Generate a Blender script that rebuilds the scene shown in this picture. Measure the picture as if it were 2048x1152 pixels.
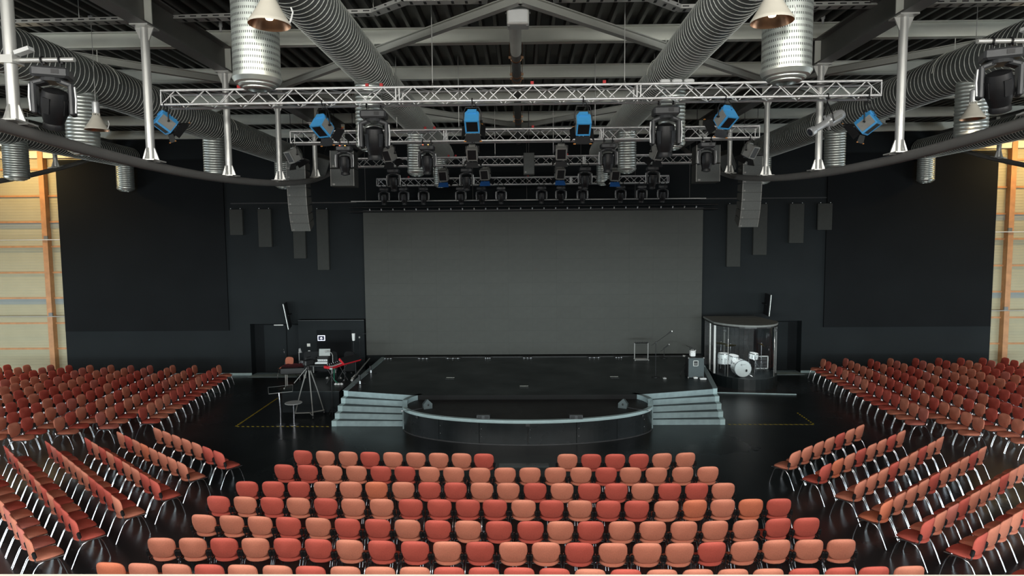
import bpy, math, random
from mathutils import Vector, Matrix, Euler

random.seed(7)
for o in list(bpy.data.objects):
    bpy.data.objects.remove(o, do_unlink=True)
SC = bpy.context.scene
COL = SC.collection
PI = math.pi

# ------------------------------------------------------------------ camera
CAM_POS = Vector((0.0, 0.0, 5.611))
FPX, PITCH, YAW, ROLL = 1243.43, 0.07427, 0.01640, 0.00805


def cam_axes():
    f = Vector((-math.sin(YAW) * math.cos(PITCH), math.cos(YAW) * math.cos(PITCH), -math.sin(PITCH)))
    r = Vector((math.cos(YAW), math.sin(YAW), 0))
    u = r.cross(f)
    r2 = math.cos(ROLL) * r - math.sin(ROLL) * u
    u2 = math.sin(ROLL) * r + math.cos(ROLL) * u
    return r2, u2, f


AX_R, AX_U, AX_F = cam_axes()
cam_data = bpy.data.cameras.new('camera')
cam_data.sensor_width = 36.0
cam_data.lens = 36.0 * FPX / 2048.0
cam_data.clip_start = 0.05
cam_data.clip_end = 200
cam = bpy.data.objects.new('camera', cam_data)
COL.objects.link(cam)
m = Matrix((AX_R, AX_U, -AX_F)).transposed().to_4x4()
m.translation = CAM_POS
cam.matrix_world = m
SC.camera = cam

# ------------------------------------------------------------------ light
SC.view_settings.view_transform = 'Standard'
SC.view_settings.look = 'None'
SC.view_settings.exposure = 0.0
SC.view_settings.gamma = 1.0
SC.view_settings.use_curve_mapping = False

world = bpy.data.worlds.new('hall_ambient')
SC.world = world
world.use_nodes = True
wb = world.node_tree.nodes['Background']
wb.inputs[0].default_value = (0.80, 0.90, 1.0, 1)
wb.inputs[1].default_value = 0.06


def area_light(name, loc, aim, sx, sy, power, color):
    d = bpy.data.lights.new(name, 'AREA')
    d.shape = 'RECTANGLE'
    d.size, d.size_y = sx, sy
    d.energy = power
    d.color = color
    o = bpy.data.objects.new(name, d)
    COL.objects.link(o)
    o.location = loc
    o.rotation_euler = (Vector(aim) - Vector(loc)).to_track_quat('-Z', 'Y').to_euler()
    return o


# daylight through the glazing behind the balcony, and through the tall side windows near it
area_light('window_light_rear', (0, -3.0, 8.35), (0, 14, 7.0), 32, 1.7, 2800, (1.0, 0.98, 0.92))
area_light('window_light_foyer', (0, -14.0, 1.4), (0, 20, 1.4), 36, 2.4, 9500, (0.84, 0.98, 1.0))
area_light('window_light_stage_left', (-25.7, 20.5, 1.9), (-14, 25, 1.5), 8, 3.0, 520, (0.84, 0.94, 1.0))
area_light('window_light_stage_right', (25.7, 20.5, 1.9), (14, 25, 1.5), 8, 3.0, 520, (0.84, 0.94, 1.0))
area_light('window_light_left', (-25.0, 6.0, 4.5), (0, 12, 2.5), 12, 5.0, 600, (0.86, 0.94, 1.0))
area_light('window_light_right', (25.0, 6.0, 4.5), (0, 12, 2.5), 12, 5.0, 600, (0.86, 0.94, 1.0))


# ------------------------------------------------------------------ helpers
def ray(x, y):
    return AX_F + AX_R * ((x - 1024) / FPX) + AX_U * ((576 - y) / FPX)


def at(x, y, Y):          # point of the hall at depth Y
    d = ray(x, y)
    return CAM_POS + d * (Y / d.y)


def on(x, y, z=0.0):      # point of the hall at height z
    d = ray(x, y)
    return CAM_POS + d * ((z - CAM_POS.z) / d.z)


def project(p):
    d = Vector(p) - CAM_POS
    z = d.dot(AX_F)
    return 1024 + FPX * d.dot(AX_R) / z, 576 - FPX * d.dot(AX_U) / z


def lin(c):
    c = c / 255.0
    return c / 12.92 if c <= 0.04045 else ((c + 0.055) / 1.055) ** 2.4


def rgb(r, g, b):
    return (lin(r), lin(g), lin(b), 1.0)


MATS = {}


def mat(name, col, rough=0.5, metal=0.0, var=0.12, scale=6.0, bump=0.0, bscale=80.0, spec=0.5, obj_random=0.0, rough_var=0.0):
    """Procedural principled material: colour broken up by noise, optional fine relief."""
    M = bpy.data.materials.new(name)
    M.use_nodes = True
    nt = M.node_tree
    N, L = nt.nodes, nt.links
    b = N['Principled BSDF']
    b.inputs['Roughness'].default_value = rough
    b.inputs['Metallic'].default_value = metal
    b.inputs['Specular IOR Level'].default_value = spec
    tc = N.new('ShaderNodeTexCoord')
    nz = N.new('ShaderNodeTexNoise')
    nz.inputs['Scale'].default_value = scale
    nz.inputs['Detail'].default_value = 4
    L.new(tc.outputs['Object'], nz.inputs['Vector'])
    mp = N.new('ShaderNodeMapRange')
    mp.inputs['From Min'].default_value = 0.25
    mp.inputs['From Max'].default_value = 0.75
    mp.inputs['To Min'].default_value = 1 - var
    mp.inputs['To Max'].default_value = 1 + var
    L.new(nz.outputs['Fac'], mp.inputs['Value'])
    mul = N.new('ShaderNodeVectorMath')
    mul.operation = 'SCALE'
    mul.inputs[0].default_value = col[:3]
    out = mp.outputs['Result']
    if obj_random:
        oi = N.new('ShaderNodeObjectInfo')
        mr = N.new('ShaderNodeMapRange')
        mr.inputs['To Min'].default_value = 1 - obj_random
        mr.inputs['To Max'].default_value = 1 + obj_random
        L.new(oi.outputs['Random'], mr.inputs['Value'])
        mm = N.new('ShaderNodeMath')
        mm.operation = 'MULTIPLY'
        L.new(out, mm.inputs[0])
        L.new(mr.outputs['Result'], mm.inputs[1])
        out = mm.outputs[0]
    L.new(out, mul.inputs['Scale'])
    L.new(mul.outputs['Vector'], b.inputs['Base Color'])
    if rough_var:
        r = N.new('ShaderNodeMapRange')
        r.inputs['From Min'].default_value = 0.3
        r.inputs['From Max'].default_value = 0.7
        r.inputs['To Min'].default_value = max(0.02, rough - rough_var)
        r.inputs['To Max'].default_value = rough + rough_var
        n2 = N.new('ShaderNodeTexNoise')
        n2.inputs['Scale'].default_value = scale * 0.37
        n2.inputs['Detail'].default_value = 6
        L.new(tc.outputs['Object'], n2.inputs['Vector'])
        L.new(n2.outputs['Fac'], r.inputs['Value'])
        L.new(r.outputs['Result'], b.inputs['Roughness'])
    if bump:
        n3 = N.new('ShaderNodeTexNoise')
        n3.inputs['Scale'].default_value = bscale
        n3.inputs['Detail'].default_value = 2
        L.new(tc.outputs['Object'], n3.inputs['Vector'])
        bp = N.new('ShaderNodeBump')
        bp.inputs['Strength'].default_value = bump
        bp.inputs['Distance'].default_value = 0.01
        L.new(n3.outputs['Fac'], bp.inputs['Height'])
        L.new(bp.outputs['Normal'], b.inputs['Normal'])
    MATS[name] = M
    return M


def emit_mat(name, col, strength):
    M = bpy.data.materials.new(name)
    M.use_nodes = True
    b = M.node_tree.nodes['Principled BSDF']
    b.inputs['Base Color'].default_value = col
    b.inputs['Emission Color'].default_value = col
    b.inputs['Emission Strength'].default_value = strength
    MATS[name] = M
    return M


def frame(axis):
    """orthonormal frame with the given z axis"""
    z = Vector(axis).normalized()
    x = Vector((1, 0, 0)) if abs(z.x) < 0.9 else Vector((0, 1, 0))
    x = (x - z * x.dot(z)).normalized()
    return x, z.cross(x), z


class MB:
    """collects shapes; build() links them as one mesh object"""

    def __init__(s, M=None):
        s.v, s.f, s.mi, s.uv = [], [], [], {}
        s.M = M
        s.m = 0

    def add(s, verts, faces, uvs=None):
        o = len(s.v)
        if s.M is not None:
            verts = [s.M @ Vector(v) for v in verts]
        s.v.extend([tuple(v) for v in verts])
        for i, f in enumerate(faces):
            if uvs:
                s.uv[len(s.f)] = uvs[i]
            s.f.append(tuple(o + k for k in f))
            s.mi.append(s.m)
        return s

    def box(s, c, size, R=None, taper=1.0):
        hx, hy, hz = size[0] / 2, size[1] / 2, size[2] / 2
        vs = []
        for dz in (-1, 1):
            t = taper if dz > 0 else 1.0
            for dx, dy in ((-1, -1), (1, -1), (1, 1), (-1, 1)):
                vs.append(Vector((dx * hx * t, dy * hy * t, dz * hz)))
        if R is not None:
            vs = [R @ v for v in vs]
        c = Vector(c)
        return s.add([v + c for v in vs], [(3, 2, 1, 0), (4, 5, 6, 7), (0, 1, 5, 4), (1, 2, 6, 5), (2, 3, 7, 6), (3, 0, 4, 7)])

    def box2(s, a, b):
        return s.box([(a[i] + b[i]) / 2 for i in range(3)], [abs(b[i] - a[i]) for i in range(3)])

    def bevbox(s, c, size, bev=0.02, R=None):
        """box with chamfered vertical and horizontal edges"""
        hx, hy, hz = size[0] / 2, size[1] / 2, size[2] / 2
        rings = []
        for z, k in ((-hz, bev), (-hz + bev, 0), (hz - bev, 0), (hz, bev)):
            x, y = hx - k, hy - k
            rings.append([(-x + bev, -y, z), (x - bev, -y, z), (x, -y + bev, z), (x, y - bev, z), (x - bev, y, z), (-x + bev, y, z), (-x, y - bev, z), (-x, -y + bev, z)])
        vs = [Vector(p) for r in rings for p in r]
        if R is not None:
            vs = [R @ v for v in vs]
        c = Vector(c)
        fs = [tuple(range(7, -1, -1)), tuple(range(24, 32))]
        for k in range(3):
            for i in range(8):
                j = (i + 1) % 8
                fs.append((k * 8 + i, k * 8 + j, k * 8 + 8 + j, k * 8 + 8 + i))
        return s.add([v + c for v in vs], fs)

    def tube(s, p0, p1, r0, r1=None, n=10, cap=True):
        r1 = r0 if r1 is None else r1
        p0, p1 = Vector(p0), Vector(p1)
        x, y, z = frame(p1 - p0)
        vs = []
        for p, r in ((p0, r0), (p1, r1)):
            for i in range(n):
                a = 2 * PI * i / n
                vs.append(p + x * (r * math.cos(a)) + y * (r * math.sin(a)))
        fs = [(i, (i + 1) % n, n + (i + 1) % n, n + i) for i in range(n)]
        if cap:
            fs += [tuple(range(n - 1, -1, -1)), tuple(range(n, 2 * n))]
        return s.add(vs, fs)

    def path(s, pts, r, n=8, cap=True, closed=False):
        """tube along a polyline"""
        pts = [Vector(p) for p in pts]
        K = len(pts)
        vs = []
        ref = None
        for i, p in enumerate(pts):
            if closed:
                t = (pts[(i + 1) % K] - pts[i - 1]).normalized()
            else:
                t = (pts[min(i + 1, K - 1)] - pts[max(i - 1, 0)]).normalized()
            if ref is None:
                ref = frame(t)[0]
            x = (ref - t * ref.dot(t)).normalized()
            ref = x
            y = t.cross(x)
            rr = r[i] if isinstance(r, (list, tuple)) else r
            for k in range(n):
                a = 2 * PI * k / n
                vs.append(p + x * (rr * math.cos(a)) + y * (rr * math.sin(a)))
        fs = []
        for i in range(K if closed else K - 1):
            j = (i + 1) % K
            for k in range(n):
                l = (k + 1) % n
                fs.append((i * n + k, i * n + l, j * n + l, j * n + k))
        if cap and not closed:
            fs += [tuple(range(n - 1, -1, -1)), tuple((K - 1) * n + k for k in range(n))]
        return s.add(vs, fs)

    def lathe(s, prof, c=(0, 0, 0), axis=(0, 0, 1), n=24, cap0=True, cap1=True, uvrep=None):
        """revolve (radius, height) pairs about axis through c"""
        x, y, z = frame(axis)
        c = Vector(c)
        vs, fs, uvs = [], [], []
        for r, h in prof:
            for i in range(n):
                a = 2 * PI * i / n
                vs.append(c + z * h + x * (r * math.cos(a)) + y * (r * math.sin(a)))
        for k in range(len(prof) - 1):
            for i in range(n):
                j = (i + 1) % n
                fs.append((k * n + i, k * n + j, k * n + n + j, k * n + n + i))
                h0, h1 = prof[k][1], prof[k + 1][1]
                uvs.append(((i / n, h0), ((i + 1) / n, h0), ((i + 1) / n, h1), (i / n, h1)))
        if cap0:
            fs.append(tuple(range(n - 1, -1, -1)))
            uvs.append(None)
        if cap1:
            fs.append(tuple((len(prof) - 1) * n + i for i in range(n)))
            uvs.append(None)
        return s.add(vs, fs, uvs if uvrep else None)

    def prism(s, poly, z0, z1):
        """vertical prism on a polygon given counter-clockwise; z0/z1 may be lists"""
        n = len(poly)
        a = z0 if isinstance(z0, list) else [z0] * n
        b = z1 if isinstance(z1, list) else [z1] * n
        vs = [(p[0], p[1], a[i]) for i, p in enumerate(poly)] + [(p[0], p[1], b[i]) for i, p in enumerate(poly)]
        fs = [tuple(range(n - 1, -1, -1)), tuple(range(n, 2 * n))]
        fs += [(i, (i + 1) % n, n + (i + 1) % n, n + i) for i in range(n)]
        return s.add(vs, fs)

    def slab(s, pts, nrm, th):
        """flat plate: polygon of 3-D points pushed along nrm by th"""
        d = Vector(nrm).normalized() * th
        n = len(pts)
        vs = [Vector(p) for p in pts] + [Vector(p) + d for p in pts]
        fs = [tuple(range(n - 1, -1, -1)), tuple(range(n, 2 * n))]
        fs += [(i, (i + 1) % n, n + (i + 1) % n, n + i) for i in range(n)]
        return s.add(vs, fs)

    def sphere(s, c, r, n=12, sc=(1, 1, 1)):
        prof = []
        k = max(4, n // 2)
        vs, fs = [], []
        c = Vector(c)
        for i in range(1, k):
            t = PI * i / k
            for j in range(n):
                a = 2 * PI * j / n
                vs.append(c + Vector((r * sc[0] * math.sin(t) * math.cos(a), r * sc[1] * math.sin(t) * math.sin(a), r * sc[2] * math.cos(t))))
        top, bot = len(vs), len(vs) + 1
        vs += [c + Vector((0, 0, r * sc[2])), c - Vector((0, 0, r * sc[2]))]
        for i in range(k - 2):
            for j in range(n):
                l = (j + 1) % n
                fs.append((i * n + j, i * n + n + j, i * n + n + l, i * n + l))
        for j in range(n):
            l = (j + 1) % n
            fs.append((top, j, l))
            fs.append((bot, (k - 2) * n + l, (k - 2) * n + j))
        return s.add(vs, fs)

    def mesh(s, name, mats, smooth=False):
        me = bpy.data.meshes.new(name)
        me.from_pydata(s.v, [], s.f)
        if not isinstance(mats, (list, tuple)):
            mats = [mats]
        for q in mats:
            me.materials.append(MATS[q] if isinstance(q, str) else q)
        if len(mats) > 1:
            me.polygons.foreach_set('material_index', s.mi)
        if s.uv:
            lay = me.uv_layers.new(name='UVMap')
            for fi, uvs in s.uv.items():
                if uvs:
                    for li, w in zip(me.polygons[fi].loop_indices, uvs):
                        lay.data[li].uv = w
        if smooth:
            me.polygons.foreach_set('use_smooth', [True] * len(me.polygons))
            try:
                me.set_sharp_from_angle(angle=math.radians(smooth if smooth is not True else 40))
            except Exception:
                pass
        me.update()
        return me

    def build(s, name, mats, parent=None, smooth=False):
        o = bpy.data.objects.new(name, s.mesh(name, mats, smooth))
        COL.objects.link(o)
        if parent is not None:
            o.parent = parent
        return o


def tag(o, label=None, cat=None, group=None, kind=None):
    if label:
        o['label'] = label
    if cat:
        o['category'] = cat
    if group:
        o['group'] = group
    if kind:
        o['kind'] = kind
    return o


def struct(o):
    o['kind'] = 'structure'
    return o


def thing(name, label, cat, loc=(0, 0, 0), rot=(0, 0, 0), group=None):
    o = bpy.data.objects.new(name, None)
    COL.objects.link(o)
    o.empty_display_size = 0.2
    o.location = loc
    o.rotation_euler = rot
    return tag(o, label, cat, group)


def copy_tree(root, loc=None, rotz=None, label=None, group=None):
    r = root.copy()
    COL.objects.link(r)
    if loc is not None:
        r.location = loc
    if rotz is not None:
        r.rotation_euler = (0, 0, rotz)
    tag(r, label, None, group)
    for ch in [c for c in root.children]:
        c = ch.copy()
        COL.objects.link(c)
        c.parent = r
        for g in [q for q in ch.children]:
            d = g.copy()
            COL.objects.link(d)
            d.parent = c
    return r


ORD = ['first', 'second', 'third', 'fourth', 'fifth', 'sixth', 'seventh', 'eighth', 'ninth', 'tenth', 'eleventh', 'twelfth', 'thirteenth',
       'fourteenth', 'fifteenth', 'sixteenth', 'seventeenth', 'eighteenth', 'nineteenth', 'twentieth', 'twenty-first', 'twenty-second',
       'twenty-third', 'twenty-fourth', 'twenty-fifth', 'twenty-sixth']


def rotm(rx=0, ry=0, rz=0):
    return Euler((rx, ry, rz)).to_matrix()


# ------------------------------------------------------------------ materials
mat('floor_black', (0.010, 0.012, 0.013, 1), 0.30, var=0.25, scale=0.8, rough_var=0.10)
mat('stage_black', (0.011, 0.0165, 0.018, 1), 0.42, var=0.25, scale=2.0, rough_var=0.08)
mat('thrust_black', (0.016, 0.015, 0.015, 1), 0.45, var=0.25, scale=2.0, rough_var=0.08)
mat('thrust_skin', (0.016, 0.020, 0.022, 1), 0.26, var=0.2, scale=3.0, rough_var=0.06)
mat('wall_black', (0.0130, 0.0160, 0.0176, 1), 0.75, var=0.12, scale=0.7, bump=0.15, bscale=60, spec=0.15)  # paler than wall_panel_black to stand in for daylight on the lower wall
mat('wall_panel_black', (0.0072, 0.0084, 0.0095, 1), 0.8, var=0.12, scale=0.7, bump=0.15, bscale=60, spec=0.12)
mat('absorber_grey', (0.034, 0.036, 0.033, 1), 0.9, var=0.1, scale=8, bump=0.3, bscale=200)
mat('led_surface', (0.058, 0.060, 0.054, 1), 0.6, var=0.06, scale=5, obj_random=0.025, spec=0.25)
mat('step_grey', (0.25, 0.33, 0.345, 1), 0.55, var=0.15, scale=5, bump=0.05)
mat('step_edge', (0.40, 0.53, 0.545, 1), 0.5, var=0.08, scale=5)
mat('cladding', (0.42, 0.385, 0.26, 1), 0.75, var=0.05, scale=1.5, obj_random=0.03)
mat('cladding_grey', (0.27, 0.30, 0.29, 1), 0.75, var=0.05, scale=1.5)
mat('timber', rgb(188, 136, 92), 0.55, var=0.18, scale=4)
mat('deck_metal', (0.12, 0.122, 0.112, 1), 0.5, 0.25, var=0.15, scale=1.2)
mat('steel_grey', (0.80, 0.82, 0.74, 1), 0.5, 0.05, var=0.08, scale=1.5)
mat('steel_dark', (0.17, 0.17, 0.16, 1), 0.5, 0.05, var=0.1, scale=1.5)
mat('steel_pipe', (0.19, 0.185, 0.175, 1), 0.42, 0.1, var=0.08, scale=2)
mat('gear_grey', (0.30, 0.30, 0.29, 1), 0.45, 0.2, var=0.08, scale=4)
mat('brace_grey', (0.46, 0.47, 0.43, 1), 0.5, 0.05, var=0.08, scale=1.5)  # same paint as steel_grey, darkened to stand in for shade on the braces
mat('steel_light', (0.66, 0.66, 0.63, 1), 0.32, 0.5, var=0.06, scale=3)
mat('aluminium', (0.94, 0.94, 0.93, 1), 0.30, 0.6, var=0.06, scale=6)
mat('chrome', (0.46, 0.47, 0.50, 1), 0.24, 1.0, var=0.03, scale=6)
mat('galvanised', (0.64, 0.68, 0.64, 1), 0.36, 0.8, var=0.10, scale=5, rough_var=0.04)
mat('duct_metal', (0.19, 0.205, 0.195, 1), 0.45, 0.45, var=0.12, scale=1.0)
mat('duct_seam', (0.50, 0.52, 0.48, 1), 0.5, 0.3, var=0.1, scale=2)
mat('lamp_cream', (0.72, 0.68, 0.58, 1), 0.4, var=0.04, scale=4)
mat('copper', (0.62, 0.36, 0.22, 1), 0.28, 1.0, var=0.1, scale=5)
mat('black_plastic', (0.010, 0.010, 0.011, 1), 0.45, var=0.2, scale=10)
mat('black_metal', (0.014, 0.014, 0.015, 1), 0.38, 0.3, var=0.2, scale=10)
mat('mover_grey', (0.055, 0.057, 0.06, 1), 0.38, 0.1, var=0.15, scale=8)
mat('lens_glass', (0.03, 0.035, 0.045, 1), 0.06, 0.0, var=0.1, scale=8, spec=0.8)
mat('lens_pale', (0.22, 0.23, 0.24, 1), 0.25, 0.0, var=0.25, scale=60)
mat('fixture_blue', rgb(78, 172, 236), 0.42, var=0.08, scale=8)
mat('fixture_deep_blue', rgb(26, 84, 150), 0.4, var=0.1, scale=8)
mat('fixture_grey', (0.30, 0.30, 0.28, 1), 0.45, 0.2, var=0.1, scale=8)
mat('fixture_silver', (0.55, 0.56, 0.56, 1), 0.35, 0.4, var=0.1, scale=8)
mat('speaker_grey', (0.15, 0.16, 0.153, 1), 0.8, var=0.10, scale=30, bump=0.4, bscale=260)
mat('speaker_side', (0.065, 0.065, 0.058, 1), 0.6, var=0.1, scale=10)
mat('cab_grey', (0.060, 0.078, 0.082, 1), 0.7, var=0.12, scale=30, bump=0.3, bscale=200)
mat('booth_roof', (0.20, 0.21, 0.20, 1), 0.7, var=0.1, scale=4)
mat('black_skirt', (0.003, 0.003, 0.003, 1), 0.9, var=0.1, scale=4)  # near-black standing in for shade on the stage riser
mat('felt_dark', (0.016, 0.017, 0.018, 1), 0.9, var=0.15, scale=6, spec=0.2)
mat('white_paint', (0.72, 0.73, 0.72, 1), 0.5, var=0.05, scale=5)
mat('drum_white', (0.80, 0.82, 0.82, 1), 0.28, var=0.06, scale=12)
mat('brass', (0.62, 0.50, 0.22, 1), 0.3, 1.0, var=0.1, scale=12)
mat('red_gloss', rgb(190, 36, 46), 0.35, var=0.1, scale=8)
mat('red_cloth', rgb(84, 18, 30), 0.85, var=0.25, scale=8, bump=0.3, bscale=40)
mat('red_dot', rgb(200, 40, 40), 0.5, var=0.1)
mat('laptop_grey', (0.30, 0.32, 0.31, 1), 0.4, 0.2, var=0.05)
mat('tape_yellow', rgb(190, 168, 40), 0.6, var=0.15, scale=20)
mat('orange_tip', rgb(222, 150, 80), 0.6, var=0.1)
mat('green_cable', rgb(30, 120, 90), 0.5, var=0.1)
mat('parapet_white', (0.74, 0.72, 0.64, 1), 0.6, var=0.04, scale=2)
mat('screen_navy', rgb(24, 24, 60), 0.3, var=0.05)
mat('screw_white', (0.7, 0.72, 0.75, 1), 0.35, 0.5, var=0.05)
mat('glossy_plate', (0.012, 0.012, 0.012, 1), 0.14, var=0.2, scale=2, rough_var=0.05)
mat('mesh_dark', (0.030, 0.030, 0.030, 1), 0.6, var=0.3, scale=20)
for nm, c in (('fabric_salmon', rgb(206, 128, 104)), ('fabric_red', rgb(192, 90, 77)), ('fabric_orange', rgb(208, 118, 88)), ('fabric_rose', rgb(198, 116, 102))):
    mat(nm, c, 0.9, var=0.09, scale=55, bump=0.25, bscale=320, spec=0.2, obj_random=0.05)

# horizontal boarding relief for the cladding panels
for nm in ('cladding', 'cladding_grey'):
    nt = MATS[nm].node_tree
    tc = nt.nodes.new('ShaderNodeTexCoord')
    wv = nt.nodes.new('ShaderNodeTexWave')
    wv.bands_direction = 'Z'
    wv.inputs['Scale'].default_value = 2.6
    wv.inputs['Distortion'].default_value = 0.2
    bp = nt.nodes.new('ShaderNodeBump')
    bp.inputs['Strength'].default_value = 0.5
    bp.inputs['Distance'].default_value = 0.01
    nt.links.new(tc.outputs['Object'], wv.inputs['Vector'])
    nt.links.new(wv.outputs['Fac'], bp.inputs['Height'])
    nt.links.new(bp.outputs['Normal'], nt.nodes['Principled BSDF'].inputs['Normal'])

# perforated spiral sheet for the air outlets: dark slots in rows (uses the UV of the tube)
def perforated():
    M = MATS['galvanised'].copy()
    M.name = 'galvanised_perforated'
    MATS['galvanised_perforated'] = M
    nt = M.node_tree
    N, L = nt.nodes, nt.links
    b = N['Principled BSDF']
    src = b.inputs['Base Color'].links[0].from_socket
    uv = N.new('ShaderNodeUVMap')
    sp = N.new('ShaderNodeSeparateXYZ')
    L.new(uv.outputs['UV'], sp.inputs[0])

    def band(sock, rep, duty):
        a = N.new('ShaderNodeMath'); a.operation = 'MULTIPLY'; a.inputs[1].default_value = rep
        L.new(sock, a.inputs[0])
        f = N.new('ShaderNodeMath'); f.operation = 'FRACT'
        L.new(a.outputs[0], f.inputs[0])
        l = N.new('ShaderNodeMath'); l.operation = 'LESS_THAN'; l.inputs[1].default_value = duty
        L.new(f.outputs[0], l.inputs[0])
        return l.outputs[0]
    u = band(sp.outputs['X'], 70, 0.42)
    v = band(sp.outputs['Y'], 14.5, 0.42)
    mm = N.new('ShaderNodeMath'); mm.operation = 'MULTIPLY'
    L.new(u, mm.inputs[0]); L.new(v, mm.inputs[1])
    mx = N.new('ShaderNodeMixRGB')
    mx.inputs['Color2'].default_value = (0.10, 0.11, 0.10, 1)
    L.new(mm.outputs[0], mx.inputs['Fac'])
    L.new(src, mx.inputs['Color1'])
    L.new(mx.outputs[0], b.inputs['Base Color'])


perforated()


def glass_mat():
    M = bpy.data.materials.new('acrylic_glass')
    M.use_nodes = True
    nt = M.node_tree
    nt.nodes.clear()
    out = nt.nodes.new('ShaderNodeOutputMaterial')
    mx = nt.nodes.new('ShaderNodeMixShader')
    tr = nt.nodes.new('ShaderNodeBsdfTransparent')
    tr.inputs[0].default_value = (0.86, 0.89, 0.89, 1)
    gl = nt.nodes.new('ShaderNodeBsdfGlossy')
    gl.inputs['Roughness'].default_value = 0.04
    fr = nt.nodes.new('ShaderNodeLayerWeight')
    fr.inputs['Blend'].default_value = 0.5
    pw = nt.nodes.new('ShaderNodeMath')
    pw.operation = 'POWER'
    pw.inputs[1].default_value = 4.0
    ma = nt.nodes.new('ShaderNodeMath')
    ma.operation = 'MULTIPLY_ADD'
    ma.inputs[1].default_value = 0.7
    ma.inputs[2].default_value = 0.04
    nt.links.new(fr.outputs['Facing'], pw.inputs[0])
    nt.links.new(pw.outputs[0], ma.inputs[0])
    nt.links.new(ma.outputs[0], mx.inputs[0])
    nt.links.new(tr.outputs[0], mx.inputs[1])
    nt.links.new(gl.outputs[0], mx.inputs[2])
    nt.links.new(mx.outputs[0], out.inputs[0])
    MATS['acrylic_glass'] = M


glass_mat()
emit_mat('lamp_bulb', (1.0, 0.86, 0.62, 1), 6.0)
emit_mat('white_screen', (0.85, 0.87, 1.0, 1), 0.9)
emit_mat('amber_led', (1.0, 0.6, 0.15, 1), 1.5)
emit_mat('red_led', (1.0, 0.2, 0.1, 1), 1.5)

# ================================================================== STRUCTURE
NODE = [8.116 + 2.97 * (k - 1) for k in range(-1, 8)]       # purlin / strut lines: index 0 is k=-1
Z_BEAM0, Z_BEAM1, Z_PURLIN1 = 9.42, 9.97, 10.31
HALL_X, HALL_Y0, HALL_Y1 = 26.0, 1.2, 26.62

floor = struct(MB().box2((-HALL_X, 0.6, -0.2), (HALL_X, 27.4, 0.0)).build('floor', 'floor_black'))

# ---- yellow boarded rear wall with timber posts and rails
wall = struct(MB().box2((-HALL_X, 26.75, 0), (HALL_X, 27.0, 10.4)).build('wall_back', 'steel_dark'))
rails_z = [0.0, 1.11, 2.23, 3.33, 4.44, 5.56, 6.62, 7.73, 8.86, 9.35]
for sx in (-1, 1):
    for (xa, xb) in ((18.6, 20.34), (20.56, 23.3), (23.3, HALL_X)):
        for i in range(len(rails_z) - 1):
            z0, z1 = rails_z[i] + 0.03, rails_z[i + 1] - 0.03
            if i in (2, 5):
                MB().box2((sx * xa, 26.64, z1 - 0.24), (sx * xb, 26.75, z1)).build('cladding_strip', 'cladding_grey', wall)
                z1 -= 0.24
            MB().box2((sx * xa, 26.66, z0), (sx * xb, 26.75, z1)).build('cladding_panel', 'cladding', wall)
        for z in rails_z[1:]:
            MB().box2((sx * xa, 26.60, z - 0.035), (sx * xb, 26.75, z + 0.035)).build('timber_rail', 'timber', wall)
    for xp in (20.45, 23.3 + 1.2):
        MB().box2((sx * (xp - 0.11), 26.42, 0), (sx * (xp + 0.11), 26.75, 9.6)).build('timber_post', 'timber', wall)
    for z in (5.86, 2.55):
        MB().tube((sx * 18.8, 26.38, z), (sx * 25.5, 26.38, z), 0.022, n=8).build('wall_pipe', 'steel_light', wall)
        MB().box((sx * 20.38, 26.40, z + 0.08), (0.16, 0.06, 0.16)).build('pipe_bracket', 'steel_dark', wall)
    MB().box2((sx * 18.6, 26.45, 9.32), (sx * HALL_X, 26.75, 9.62)).build('wall_head_board', 'lamp_cream', wall)

# ---- black stage wall standing in front of it, with two door recesses
WB = 26.09
DL, DR = (-11.59, -9.48), (9.62, 11.72)
DOOR_H = 2.21
bw = MB()
for xa, xb in ((-19.55, DL[0]), (DL[1], DR[0]), (DR[1], 19.55)):
    bw.box2((xa, WB, 0), (xb, 26.60, DOOR_H))
bw.box2((-19.55, WB, DOOR_H), (19.55, 26.60, 9.18))
bw.box2((-17.9, WB, 9.18), (17.9, 26.60, 10.3))
wall_black = struct(bw.build('wall_stage', 'wall_black'))
for sx, x0 in ((-1, 12.47), (1, 12.60)):
    MB().box2((sx * x0, WB - 0.07, 1.94), (sx * 19.5, WB, 9.1)).build('wall_panel', 'wall_panel_black', wall_black)
MB().box2((-12.2, WB - 0.03, 7.28), (-6.9, WB, 7.33)).build('wall_rail', 'black_metal', wall_black)
MB().box2((7.3, WB - 0.03, 7.30), (15.5, WB, 7.35)).build('wall_rail', 'black_metal', wall_black)
for sx in (-1, 1):
    nm = 'left' if sx < 0 else 'right'
    xa, xb = (-19.5, DL[0]) if sx < 0 else (DR[1], 19.5)
    struct(MB().box2((xa, WB - 0.025, 0), (xb, WB, 0.10)).build('baseboard_' + nm, 'step_edge'))
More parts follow.
